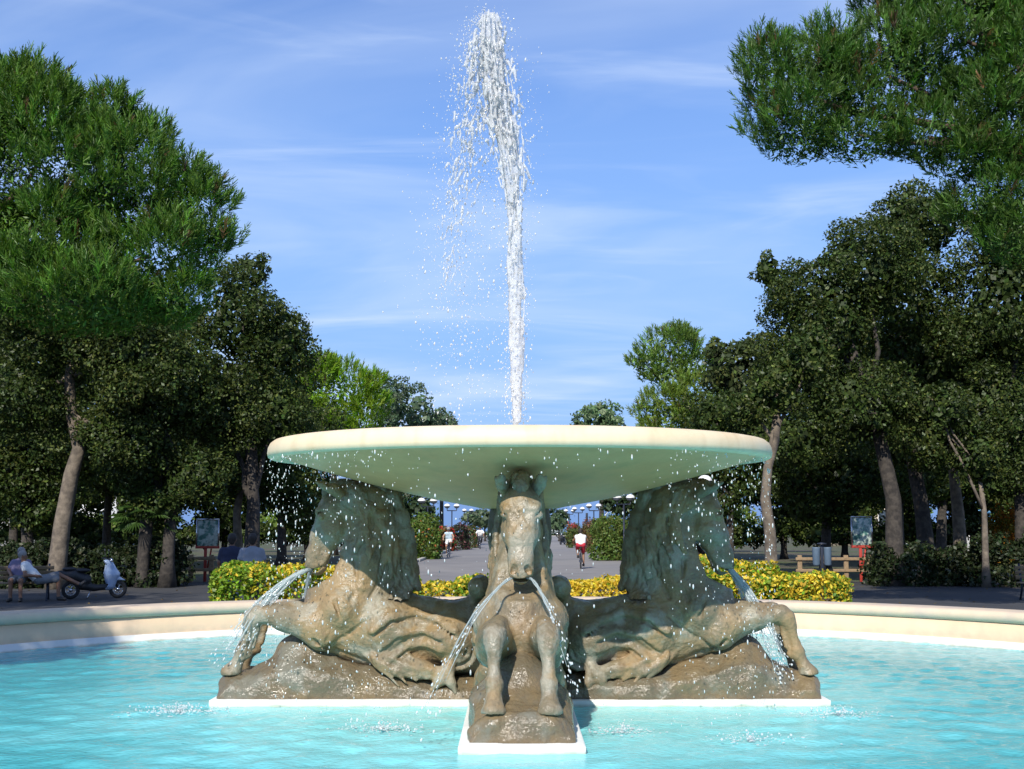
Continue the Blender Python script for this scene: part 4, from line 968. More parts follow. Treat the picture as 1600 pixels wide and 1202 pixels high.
ICO_V = np.array([(-1, _t, 0), (1, _t, 0), (-1, -_t, 0), (1, -_t, 0), (0, -1, _t), (0, 1, _t), (0, -1, -_t), (0, 1, -_t), (_t, 0, -1), (_t, 0, 1), (-_t, 0, -1), (-_t, 0, 1)]) / (1 + _t * _t) ** .5
ICO_F = np.array([(0, 11, 5), (0, 5, 1), (0, 1, 7), (0, 7, 10), (0, 10, 11), (1, 5, 9), (5, 11, 4), (11, 10, 2), (10, 7, 6), (7, 1, 8), (3, 9, 4), (3, 4, 2), (3, 2, 6), (3, 6, 8), (3, 8, 9), (4, 9, 5), (2, 4, 11), (6, 2, 10), (8, 6, 7), (9, 8, 1)])
def drops(pos, rad, length, direc=None):
    n = len(pos); rad = np.asarray(rad); length = np.asarray(length)
    d = np.tile([0, 0, -1.0], (n, 1)) if direc is None else direc / np.linalg.norm(direc, axis=1)[:, None]
    a = np.where(np.abs(d[:, 2:3]) < .9, np.array([[0, 0, 1.0]]), np.array([[1.0, 0, 0]]))
    u = np.cross(d, a); u /= np.linalg.norm(u, axis=1)[:, None]; w = np.cross(d, u)
    T = ICO_V
    v = pos[:, None] + u[:, None] * (T[None, :, 0:1] * rad[:, None, None]) + w[:, None] * (T[None, :, 1:2] * rad[:, None, None]) + d[:, None] * (T[None, :, 2:3] * length[:, None, None])
    return v.reshape(-1, 3), (ICO_F[None] + (np.arange(n) * 12)[:, None, None]).reshape(-1, 3)
def stuffpart(name, v, f, m, parent, smooth=True):
    o = link(name, mesh(name, v, f, m, smooth), parent); o['kind'] = 'stuff'; return o
r = np.random.default_rng(77)

# the tall jet: a lumpy rising column that breaks up and drifts to the left
jb = np.array([FX, FY, E + .55])
jet = thing('water_jet', 'tall white jet shooting up from the bowl and drifting left as it falls', 'water jet', jb)
def jx(y): return np.interp(y, [15, 60, 150, 250, 340, 430, 520, 660], [765, 766, 778, 797, 803, 806, 807, 808])
def jw(y): return np.interp(y, [15, 40, 90, 170, 250, 330, 400, 470, 560, 660], [9, 18, 27, 30, 22, 15.5, 12, 11, 9.5, 6.5])
S_ = 12 / 2000
JF = Field((-.75, -.34, 0.0), (.32, .34, 4.62), .0115)
def jp(xp, yp, y=0.0):
    p = px(xp, yp, FY); return np.array([p.x - jb[0], y, p.z - jb[2]])
for i in range(600):                                   # rising strands
    y0 = r.uniform(30, 665) if i % 3 else r.uniform(30, 330)
    L_ = r.uniform(14, 75); w_ = jw(y0) * S_
    q = r.normal(0, .42, 2) * w_; q = np.clip(q, -w_, w_)
    y1 = max(24, y0 - L_)
    a, b_ = jp(jx(y0) + q[0] / S_, y0, q[1]), jp(jx(y1) + (q[0] / S_) * jw(y1) / max(jw(y0), 1) + r.normal(0, 2), y1, q[1] * .9)
    rr = r.uniform(.0056, .0125) * (1.0 if y0 < 400 else 1.7)
    JF.cone(a, b_, rr, rr * r.uniform(.4, .9), .018)
for i in range(300):                                    # ragged lumps where it tears apart
    y0 = 26 + 260 * r.beta(1.2, 1.7); w_ = jw(y0)
    c = jp(jx(y0) + r.normal(0, .55) * w_, y0, r.normal(0, .4) * w_ * S_); rr = r.uniform(.0065, .019)
    JF.cone(c, c + np.array([r.normal(0, .03), r.normal(0, .03), -r.uniform(.03, .16)]), rr, rr * .5, .012)
for i in range(420):                                    # the falling veil to the left
    t_ = r.uniform(0, 1) ** .85; y0 = 60 + 390 * t_
    xc = np.interp(y0, [60, 150, 240, 330, 450], [742, 738, 727, 715, 700]); w_ = np.interp(y0, [60, 150, 240, 330, 450], [10, 22, 24, 26, 22])
    x0 = xc + r.normal(0, .55) * w_
    if y0 > 240 and r.random() < .45: continue
    c = jp(x0, y0, r.normal(0, .10)); rr = r.uniform(.0062, .019) * (1 - .4 * t_)
    JF.cone(c, c + np.array([r.normal(-.015, .02), r.normal(0, .02), -r.uniform(.02, .13)]), rr, rr * .45, .014)
for k_ in range(3):                                     # plumes thrown off the head
    a = jp(742 + k_ * 16, 62 - k_ * 8); JF.cone(a, a + np.array([r.normal(-.05, .05), 0, .09]), .018, .008, .012)
jv, jq = JF.surface(); jn = normals(jv, jq)
jv = jv + jn * (.004 * vnoise(jv, 34, 6) + .003 * vnoise(jv, 70, 7))[:, None]
stuffpart('jet_column', jv, jq, M_jet, jet)
n = 8500; tt = r.uniform(0, 1, n); yy = 20 + 640 * tt
xc = np.interp(yy, [20, 150, 260, 430, 660], [752, 740, 724, 712, 735]); ww = np.interp(yy, [20, 150, 260, 430, 660], [16, 34, 40, 48, 55])
side_ = r.random(n) < .42
xx = np.where(side_, jx(yy) + r.normal(0, 1, n) * (jw(yy) * .9 + 3), xc + r.normal(0, .75, n) * ww)
keep = side_ | (r.random(n) < np.interp(yy, [20, 200, 430, 660], [1, 1, .75, .30])); xx, yy = xx[keep], yy[keep]; n = len(xx)
pp = np.array([jp(a, b_, 0) for a, b_ in zip(xx, yy)]); pp[:, 1] = r.normal(0, .16, n)
rad = np.exp(r.normal(math.log(.0030), .5, n)); rad = np.clip(rad, .0014, .011)
v, f = drops(pp, rad, rad * r.uniform(1.0, 2.6, n), np.stack([r.normal(-.12, .15, n), r.normal(0, .12, n), -np.ones(n)], 1))
stuffpart('jet_spray', v, f, M_drop, jet)

# drops raining from the rim of the bowl
n = 2900
cur = thing('dripping_water', 'curtain of falling drops raining from the rim of the bowl', 'falling water', (FX, FY, WATER))
az = np.concatenate([np.pi + np.arccos(r.uniform(.42, .997, int(n * .38))) * r.choice([-1, 1], int(n * .38)), np.arccos(r.uniform(.5, .997, int(n * .24))) * r.choice([-1, 1], int(n * .24)), r.uniform(0, 2 * np.pi, int(n * .17)), r.normal(R(-95), R(30), int(n * .08))])
# water leaves the lip in separate threads
th_ = np.round(az / R(2.2)) * R(2.2) + r.normal(0, R(.28), len(az)); az = np.where(r.random(len(az)) < .7, th_, az); n = len(az)
rr_ = BR - .03 + r.normal(0, .012, n) + np.abs(r.normal(0, .03, n)) * (r.random(n) < .3)
zz_ = (E + .58 - WATER) * (1 - r.uniform(0, 1, n) ** 1.5 * .985)
pp = np.stack([rr_ * np.cos(az), rr_ * np.sin(az), zz_], 1)
rad = np.clip(np.exp(r.normal(math.log(.0033), .42, n)), .0016, .0075)
v, f = drops(pp, rad, rad * r.uniform(1.1, 3.6, n))
stuffpart('drop', v, f, M_drop, cur)

# streams from the corners of the horses' mouths
def stream(h, sy, vel, width, nst, label, seed, tmax=.62, gather=1.0):
    q = np.random.default_rng(seed); o3 = Vector((1.93, sy * .055, 1.135))
    a = h.rotation_euler.z; m_ = Matrix.Rotation(a, 3, 'Z'); base = Vector((FX, FY, PLINTH)) + m_ @ o3
    th = thing('mouth_stream', label, 'water stream', base, a, 'streams from the horses\' mouths')
    def at(t_, v_): return np.array([v_[0] * t_, v_[1] * t_, v_[2] * t_ - 4.9 * t_ * t_])
    tube = MB(); pos, dirs, rad = [], [], []
    for k in range(nst):
        v_ = np.array([vel[0] * (1 + q.normal(0, width)), sy * vel[1] * (1 + q.normal(0, width)), vel[2] + q.normal(0, width * .8)])
        t1 = tmax * q.uniform(.45, 1); ts = np.linspace(0, t1, 9)
        pts = np.array([at(t_, v_) for t_ in ts]) + q.normal(0, .005, (9, 3)); pts = pts[pts[:, 2] > WATER - base.z - .02]
        if len(pts) < 3: continue
        rs = np.linspace(.013, .004, len(pts)) * q.uniform(.5, 1.3) * gather * (1 + .35 * q.normal(0, 1, len(pts)).clip(-1, 1))
        tube.tube(pts, np.maximum(rs, .002), 6)
        for j in range(9):
            t_ = q.uniform(.15, tmax); p = at(t_, v_) + q.normal(0, .022 * (t_ / .3), 3)
            if p[2] < WATER - base.z: continue
            pos.append(p); dirs.append(np.array([v_[0], v_[1], v_[2] - 9.8 * t_])); rad.append(q.uniform(.003, .008))
    o = tube.build('stream_strand', M_stream, th, True); o['kind'] = 'stuff'
    v, f = drops(np.array(pos), np.array(rad), np.array(rad) * 2.2, np.array(dirs)); stuffpart('drop', v, f, M_drop, th)
    return th
hs = [o for o in bpy.data.objects if o.name.startswith('horse_statue')]
hf, hl, hr, hb = hs
stream(hf, -1, (1.5, 1.75, -.75), .035, 6, 'thin twisted stream from the front horse\'s mouth, falling left', 201, .43, .62)
stream(hf, 1, (1.5, 1.0, -.55), .10, 7, 'broken stream from the front horse\'s mouth, falling right', 202, .36, .6)
stream(hl, 1, (1.9, .75, -.5), .14, 26, 'broad sheet of water spouting left from the left horse\'s mouth, camera side', 203, .36, 1.1)
stream(hl, -1, (.5, 1.2, -.4), .08, 8, 'thin stream from the left horse\'s mouth on the far side', 204, .42)
stream(hr, -1, (1.25, .75, -1.0), .12, 26, 'broad sheet of water spouting right from the right horse\'s mouth, camera side', 205, .36, 1.1)
stream(hr, 1, (.9, 1.2, -.4), .08, 8, 'thin stream from the right horse\'s mouth on the far side', 206, .42)

# splashes and foam where the streams and drops strike the pool
r = np.random.default_rng(401)
def splash(x, y, rad_, n, label):
    t = thing('splash', label, 'splash', (x, y, WATER), 0, 'splashes on the pool')
    a = r.uniform(0, 6.28, n); q = rad_ * np.abs(r.normal(0, .55, n)); up = np.abs(r.normal(0, .035, n)) * np.exp(-(q / rad_) ** 2)
    p = np.stack([q * np.cos(a) * 1.5, q * np.sin(a), up + .004], 1); s = np.clip(np.exp(r.normal(math.log(.0048), .5, n)), .002, .013)
    flat = up < .02
    v, f = drops(p, s * np.where(flat, 1.6, 1), np.where(flat, s * .45, s))
    stuffpart('foam', v, f, M_jet, t)
for x, y, q, n, lab in ((-2.85, 11.15, .35, 420, 'patch of foam left of the left horse\'s plinth'), (2.75, 11.0, .30, 260, 'patch of foam right of the right horse\'s plinth'), (-1.0, 10.2, .22, 260, 'splash where the front horse\'s left stream strikes the water'),
                        (.85, 10.1, .22, 180, 'splash where the front horse\'s right stream strikes the water'), (1.75, 9.7, .28, 150, 'faint foam in the foreground right of the front plinth')):
    splash(x, y, q, n, lab)
# ------------------------------------------------------------------ street furniture
M_iron = mat('dark_iron', (.025, .032, .05), .45, metal=.3, bump=.1)
M_lampw = mat('white_lamp_dome', (.80, .80, .78), .4)
M_lampd = mat('smoked_lamp_bowl', (.10, .12, .15), .15, spec=.6)
M_wood = mat('weathered_timber', (.27, .19, .11), .85, var=.3, vscale=12, bump=.4, bscale=30)
M_red = mat('red_painted_steel', (.40, .045, .03), .5, var=.1)
M_chrome = mat('chrome', (.6, .6, .62), .2, metal=1.0)
M_rubber = mat('tyre_rubber', (.025, .025, .026), .85)
M_blackp = mat('black_plastic', (.02, .02, .022), .5)
def lamp_proto():
    t = thing('street_lamp', '', 'street lamp', (0, 0, 0), 0, 'double-globe lamps along the avenue')
    b = MB(); b.tube([(0, 0, 0), (0, 0, .35), (0, 0, .4), (0, 0, 3.02)], [.085, .08, .05, .045], 10); b.build('post', M_iron, t, True)
    b = MB(); b.tube([(-.36, 0, 3.16), (-.36, 0, 3.02), (-.33, 0, 2.98), (.33, 0, 2.98), (.36, 0, 3.02), (.36, 0, 3.16)], .035, 8); b.build('arm', M_iron, t, True)
    a = np.linspace(0, np.pi / 2, 6)
    for s in (-1, 1):
        b = MB(); b.lathe([(.21 * math.sin(q) + .005, 3.15 + .17 * (1 - math.cos(q))) for q in a] + [(.225, 3.33)], 16, (s * .36, 0, 0)); g = b.build('lamp_bowl', M_lampd, t, True)
        b = MB(); b.lathe([(.235, 3.325), (.235, 3.345), (.20, 3.42), (.11, 3.49), (.004, 3.51)], 16, (s * .36, 0, 0)); b.build('lamp_dome', M_lampw, g, True)
    return t
lamps = [(706, 97, 'dark double lamp standing clear against the blue, left side of the avenue'), (731, 128, 'farthest double lamp on the left, in front of the feathery tree'), (668, 76, 'nearest double lamp on the left, its dome just under the bowl edge'),
         (928, 97, 'double lamp on the right above the reddish shrub'), (904, 115, 'double lamp on the right above the man in the white vest'), (890, 132, 'farthest double lamp on the right of the avenue'),
         (975, 67, 'double lamp on the right against the dark round tree'), (1085, 41, 'nearest double lamp, white dome showing above the right horse')]
lp = lamp_proto()
for i, (x, d, lab) in enumerate(lamps):
    o = lp if i == 0 else copy_tree(lp)
    o.location = (lx(x, d), d, 0); o['label'] = lab; o.rotation_euler.z = [.1, -.2, .15, 0, .1, -.1, .2, .05][i]
t = thing('street_light', 'thin pale curved street light beyond the avenue on the right', 'street light', (lx(946, 150), 150, 0))
b = MB(); b.tube([(0, 0, 0), (0, 0, 2.6), (.05, 0, 3.1), (.3, 0, 3.45), (.6, 0, 3.5)], [.09, .07, .06, .05, .05], 8); b.build('post', M_lampw, t, True)
b = MB(); b.box((.72, 0, 3.48), (.4, .18, .09), bev=.03); b.build('lamp_head', M_lampw, t)
t = thing('banner_board', 'narrow dark upright board far off at the end of the avenue', 'board', (lx(917, 190), 190, 0))
b = MB(); b.box((0, 0, 3.0), (.34, .12, 1.3), bev=.02); b.build('panel', M_iron, t); b = MB(); b.tube([(0, 0, 0), (0, 0, 2.36)], .06, 8); b.build('post', M_iron, t)

# information boards
M_poster = mat('poster_painted_reflection', (.46, .54, .47), .25, col2=(.10, .24, .20), mscale=5, mlo=.46, mhi=.56, var=.5, vscale=11, spec=.6, coat=.6)  # pale and dark green blotches paint the glass's reflection into the poster colour
def board(x0, x1, y0, y1, d, label):
    c = (lx((x0 + x1) / 2, d), d); w = (x1 - x0) * d / 2000; z1, z0 = hz_of(y0, d), hz_of(y1, d)
    t = thing('information_board', label, 'information board', (c[0], c[1], 0), .05, 'information boards by the plaza')
    b = MB(); b.box((0, 0, (z0 + z1) / 2), (w, .05, z1 - z0), bev=.01); b.build('poster_panel', M_poster, t)
    b = MB()
    for sx in (-1, 1): b.box((sx * (w / 2 + .018), 0, (z0 + z1) / 2), (.036, .08, z1 - z0 + .02))
    b.box((0, 0, z1 + .03), (w + .07, .08, .04)); b.build('frame', M_chrome, t)
    b = MB(); b.box((0, 0, z0 - .05), (w + .10, .10, .085), bev=.01); b.build('sill', M_red, t)
    b = MB(); b.box((-.06, .0, (z0 - .09) / 2), (.10, .07, z0 - .09), bev=.01); b.build('post', M_red, t)
    b = MB(); b.tube([(.13, .03, z0 - .1), (.02, .03, max(.1, z0 - .75))], .03, 6); b.build('strut', M_red, t)
board(309, 341, 813, 853, 44, 'left information board with a red foot, beside the walking men')
board(1331, 1361, 809, 852, 44, 'right information board with a red sill, before the dark oaks')

# low timber fences
def fence(xs, d, label):
    X0 = lx(xs[0], d); t = thing('timber_fence', label, 'fence', (X0, d, 0), 0, 'low timber fences under the trees')
    L_ = lx(xs[-1], d) - X0
    for x in xs:
        b = MB(); b.box((lx(x, d) - X0, 0, .46), (.15, .13, .92), bev=.02); b.build('post', M_wood, t)
    for z in (.42, .80):
        b = MB(); b.box((L_ / 2, -.09, z), (L_ + .3, .05, .10), bev=.012); b.build('rail', M_wood, t)
fence([1248, 1284, 1320, 1356], 43, 'low timber fence between the grey trunk and the right board')
fence([272, 300, 332], 43.5, 'low timber fence behind the left board')

t = thing('litter_bin', 'blue-grey litter bin on a dark post at the plaza edge', 'litter bin', (lx(1283, 42), 42, 0))
M_bin = mat('blue_grey_bin', (.10, .15, .21), .6, var=.15)
b = MB(); b.box((0, 0, .65), (.09, .09, 1.3), bev=.01); b.build('post', M_iron, t)
for s in (-1, 1):
    b = MB(); b.lathe([(.10, .62), (.12, .66), (.13, 1.16), (.135, 1.2), (.115, 1.2), (.105, .70), (.01, .68)], 16, (s * .185, 0, 0)); b.build('basket', M_bin, t, True)
b = MB(); b.lathe([(.16, 1.30), (.15, 1.33), (.01, 1.36)], 16); b.build('cap', M_iron, t, True)

# benches
def bench_proto(label):
    t = thing('park_bench', label, 'bench', (0, 0, 0), 0, 'slatted benches on the plaza')
    for k in range(4):
        b = MB(); b.box((0, -.16 + k * .115, .45), (1.8, .095, .035), bev=.008); b.build('slat', M_wood, t)
    for k in range(3):
        b = MB(); b.box((0, .275 + k * .035, .58 + k * .12), (1.8, .03, .095), Euler((.28, 0, 0)).to_matrix(), bev=.008); b.build('slat', M_wood, t)
    for s in (-1, 1):
        x = s * .78
        b = MB(); b.tube([(x, -.26, 0), (x, -.20, .12), (x, -.16, .30), (x, -.18, .425), (x, .0, .425), (x, .22, .425), (x, .30, .62), (x, .40, .92)], .028, 8); b.tube([(x, .38, 0), (x, .30, .12), (x, .20, .30), (x, .20, .425)], .028, 8)
        b.tube([(x, -.32, .015), (x, -.24, .015)], .03, 6); b.tube([(x, .34, .015), (x, .43, .015)], .03, 6); b.build('leg', M_iron, t, True)
    return t
bn = bench_proto('bench with two people sitting, at the far left in the shade'); bn.location = (lx(28, 33), 33, 0); bn.rotation_euler.z = .28
b2 = copy_tree(bn); b2.location = (lx(1605, 33), 33, 0); b2.rotation_euler.z = -.1; b2['label'] = 'empty dark bench cut by the right edge of the picture'; b2.location.x += .66

# ------------------------------------------------------------------ people
SKIN = mat('skin', (.38, .21, .13), .55, var=.06); SKIN_T = mat('tanned_skin', (.25, .125, .07), .55, var=.06)
HAIR_D = mat('dark_hair', (.03, .022, .017), .7, bump=.4, bscale=60); HAIR_G = mat('grey_hair', (.30, .28, .26), .75, bump=.4, bscale=60)
def cloth(name, c): return mat(name, c, .85, var=.12, vscale=5, bump=.25, bscale=18)
def body_prims(J, grow=0.0, which=None, sleeve=.55, leg=1.0):
    """list of (a, b, ra, rb, k, sy): which = body / top / bottom"""
    V = {k: np.array(v, float) for k, v in J.items()}; P = []
    g = grow
    up = V['neck'] - V['pelvis']; up /= np.linalg.norm(up)
    if which in ('body', 'top'):
        for s in 'LR':
            sh, hp = V['sh' + s], V['hip' + s]; mid = (V['neck'] + V['pelvis']) / 2
            a = sh * .70 + V['neck'] * .30 - up * .115; b_ = hp * .85 + V['pelvis'] * .15 + up * .06
            P += [(a, a * .5 + b_ * .5, .092 + g, .098 + g, .07), (a * .5 + b_ * .5, b_, .098 + g, .105 + g, .07)]
            P += [(V['neck'] - up * .045, sh - up * .01, .052 + g, .052 + g, .05)]
            e = V['el' + s]; w = V['wr' + s]
            f = sleeve if which == 'top' else 1.0
            P.append((sh, sh + (e - sh) * min(1, f), .058 + g * 1.1, (.046 if f >= 1 else .052) + g * 1.3, .03))
            if f > 1: P.append((e, e + (w - e) * (f - 1), .045 + g, .038 + g, .03))
        P += [(V['neck'] - up * .13, V['pelvis'] + up * .08, .098 + g, .104 + g, .05)]
    if which in ('body', 'bottom'):
        P += [(V['hipL'] + up * .03, V['hipR'] + up * .03, .108 + g, .108 + g, .05)]
        for s in 'LR':
            h, k_, a = V['hip' + s], V['kn' + s], V['an' + s]; f = leg if which == 'bottom' else 2
            P.append((h, h + (k_ - h) * min(1, f), .092 + g, (.060 if f >= 1 else .078) + g * 1.2, .04))
            if f > 1: P.append((k_, k_ + (a - k_) * (f - 1), .058 + g, .042 + g * 1.2, .03))
    if which == 'body':
        hd = V['head']; fw = V['face'] / np.linalg.norm(V['face']); hu = (hd - V['neck']); hu /= np.linalg.norm(hu)
        P += [(V['neck'] - up * .02, hd - hu * .06, .056, .050, .03), (hd + hu * .035 - fw * .015, hd - hu * .01, .088, .080, .03), (hd - hu * .03 + fw * .02, hd - hu * .085 + fw * .04, .068, .042, .03), (hd + fw * .085 - hu * .005, hd + fw * .105 - hu * .035, .011, .016, .015)]
        sd = np.cross(fw, hu)
        for s in (-1, 1): P.append((hd + sd * s * .083 + hu * .01, hd + sd * s * .083 - hu * .025, .018, .014, .012))
        for s in 'LR':
            e, w = V['el' + s], V['wr' + s]; P.append((e, w, .044, .030, .03))
            d = V.get('hd' + s, (w - e)) ; d = d / np.linalg.norm(d); P.append((w, w + d * .075, .030, .036, .02))
            a, to = V['an' + s], V['to' + s]; hl = a + (a - V['kn' + s]) / np.linalg.norm(a - V['kn' + s]) * .05
            P += [(a, hl, .042, .042, .02), (hl, to, .040, .034, .02)]
    return P, V
def field_mesh(name, P, m, h=.017, wob_=0.0):
    lo = np.min([np.minimum(p[0], p[1]) - max(p[2], p[3]) for p in P], 0) - .05; hi = np.max([np.maximum(p[0], p[1]) + max(p[2], p[3]) for p in P], 0) + .05
    F_ = Field(lo, hi, h)
    for p in P: F_.cone(*p)
    v, q = F_.surface()
    if wob_: v = v + normals(v, q) * (wob_ * vnoise(v, 9, 3))[:, None]
    return mesh(name, v, q, m, True)
def person(label, loc, rz, J, skin, top, bottom, hair, shoes=None, sleeve=.55, leg=2.0, group=None, shirt_name='shirt', pants_name='trousers', hat=None, sc=1.0):
    t = thing('person', label, 'person', loc, rz, group); t.scale = (sc,) * 3
    P, V = body_prims(J, 0, 'body')
    fing = []
    for s in 'LR':
        e, w = V['el' + s], V['wr' + s]; d = V.get('hd' + s, w - e); d = d / np.linalg.norm(d)
        sdv = np.cross(d, [0, 0, 1.0]) if abs(d[2]) < .9 else np.cross(d, [0, 1.0, 0]); sdv /= np.linalg.norm(sdv); n_ = np.cross(sdv, d)
        for k in range(4):
            o = w + d * .085 + sdv * (k - 1.5) * .019; l = (.062, .075, .070, .055)[k]
            P += [(o, o + d * l * .55 - n_ * .008, .0105, .0095, .008), (o + d * l * .55 - n_ * .008, o + d * l * .9 - n_ * .03, .0095, .008, .006)]
        o = w + d * .03 + sdv * .034; P += [(o, o + d * .04 + sdv * .022, .013, .0115, .01), (o + d * .04 + sdv * .022, o + d * .07 + sdv * .018, .0115, .009, .006)]
    bd = link('body', field_mesh('body', P, skin, .0125), t)
    Pt, _ = body_prims(J, .016, 'top', sleeve); link(shirt_name, field_mesh('shirt', Pt, top, .016, .008), t)
    Pb, _ = body_prims(J, .013, 'bottom', 1, leg); link(pants_name, field_mesh('trousers', Pb, bottom, .016, .008), t)
    hd = V['head']; fw = V['face'] / np.linalg.norm(V['face']); hu = hd - V['neck']; hu /= np.linalg.norm(hu)
    Ph = [(hd + hu * .05 - fw * .02, hd + hu * .03 - fw * .035, .095, .094, .03), (hd + hu * .03 - fw * .04, hd - hu * .05 - fw * .04, .085, .062, .03)]
    link('hair', field_mesh('hair', Ph, hair, .012, .01), t)
    if hat:
        link('cap', field_mesh('cap', [(hd + hu * .06, hd + hu * .05, .108, .108, .02), (hd + hu * .045 + fw * .09, hd + hu * .035 + fw * .17, .035, .02, .03)], hat, .013), t)
    for s in 'LR':
        a, to = V['an' + s], V['to' + s]; dn = (a - V['kn' + s]) / np.linalg.norm(a - V['kn' + s]); hl = a + dn * .052
        link('shoe', field_mesh('shoe', [(hl, to, .050, .042, .02), (a + dn * .02, hl, .048, .050, .02)], shoes or HAIR_D, .014), t)
    return t
def stand(stride=.0, arm=.0, lean=0.0):
    J = dict(pelvis=(0, 0, .96), neck=(0, .02 + lean, 1.47), head=(0, .05 + lean, 1.615), face=(0, 1, 0), shL=(-.185, lean, 1.375), shR=(.185, lean, 1.375), hipL=(-.09, 0, .93), hipR=(.09, 0, .93),
             elL=(-.25, -.04 - arm, 1.14), elR=(.25, -.04 + arm, 1.14), wrL=(-.25, .08 - arm * .4, .91), wrR=(.25, .10 + arm * 1.6, .91),
             knL=(-.10, .04 + stride * .6, .51), knR=(.10, .04 - stride * .3, .51), anL=(-.10, stride, .10), anR=(.10, -stride * 1.1, .10 + abs(stride) * .12))
    J['toL'] = (-.12, stride + .16, .045); J['toR'] = (.12, -stride * 1.1 + .15, .045 + abs(stride) * .02); return J
GREY = cloth('grey_polo', (.30, .31, .34)); NAVY = cloth('navy_shirt', (.03, .035, .07)); JEAN = cloth('pale_jeans', (.20, .27, .36)); DARKT = cloth('dark_trousers', (.035, .035, .04)); WHITE = cloth('white_cotton', (.80, .80, .78))
REDC = cloth('red_shorts', (.50, .03, .05)); SKYB = cloth('pale_blue_top', (.50, .64, .74)); GREYS = cloth('grey_shorts', (.17, .18, .19)); LILAC = cloth('lilac_shirt', (.20, .17, .26)); SHOE = mat('dark_shoe', (.03, .028, .027), .6); SHOEW = mat('white_shoe', (.6, .6, .58), .6)
WK = 'people on the plaza and the avenue'
d = 27.0
person('person in a grey polo shirt seen from behind, walking away past the hedge', (lx(395, d), d, 0), .05, stand(.14, .05), SKIN_T, GREY, DARKT, HAIR_D, SHOE, .62, 2.0, WK)
person('person in a navy shirt and pale jeans walking away left of the grey polo', (lx(363, d + .4), d + .4, 0), .12, stand(-.16, -.05), SKIN_T, NAVY, JEAN, HAIR_D, SHOE, .62, 2.0, WK)
t = thing('cloth_bundle', 'bright white cloth held at the waist of the man in grey', 'cloth', (lx(402, d - .25), d - .25, 1.02))
m_ = Field((-.25, -.1, -.12), (.25, .1, .16), .011); m_.chain([(-.15, 0, -.02), (-.06, 0, -.055), (.03, 0, -.045), (.10, 0, .0), (.155, 0, .055)], [.02, .035, .035, .035, .02], .02, .6)
v, q = m_.surface(); link('fold', mesh('cloth_bundle', v + normals(v, q) * (.008 * vnoise(v, 22, 3))[:, None], q, WHITE, True), t)
d = 33.0
bx_ = Vector((lx(28, d), d, 0))
# reclining person (faces to the right of the picture): local y forward
JB = dict(pelvis=(0, .0, .54), neck=(0, -.36, .98), head=(0, -.36, 1.14), face=(.15, 1, -.05), shL=(-.18, -.33, .895), shR=(.18, -.33, .895), hipL=(-.09, .03, .53), hipR=(.09, .03, .53),
          elL=(-.28, -.30, .66), elR=(.27, -.28, .66), wrL=(-.20, -.06, .62), wrR=(.20, -.02, .64), knL=(-.09, .50, .66), knR=(.09, .50, .56), anL=(.0, 1.0, .42), anR=(.09, .52, .12), toL=(.02, 1.14, .47), toR=(.09, .68, .045))
person('person in a white top and grey shorts lounging on the bench, one leg stretched out', (lx(62, 32.9), 32.9, 0), R(-72), JB, SKIN_T, WHITE, GREYS, HAIR_G, SHOE, .4, .9, WK)
JA = dict(pelvis=(0, 0, .56), neck=(0, -.12, 1.06), head=(0, -.08, 1.215), face=(.2, 1, -.1), shL=(-.18, -.10, .97), shR=(.18, -.10, .97), hipL=(-.09, .03, .55), hipR=(.09, .03, .55),
          elL=(-.27, -.02, .76), elR=(.27, -.02, .76), wrL=(-.18, .22, .66), wrR=(.16, .24, .66), knL=(-.12, .46, .53), knR=(.12, .46, .53), anL=(-.13, .48, .11), anR=(.12, .44, .11), toL=(-.15, .64, .045), toR=(.15, .60, .045))
person('person in a lilac shirt sitting upright at the left end of the bench', (lx(34, 33.0), 33.0, 0), R(190), JA, SKIN_T, LILAC, GREYS, HAIR_G, SHOE, .6, .8, WK)

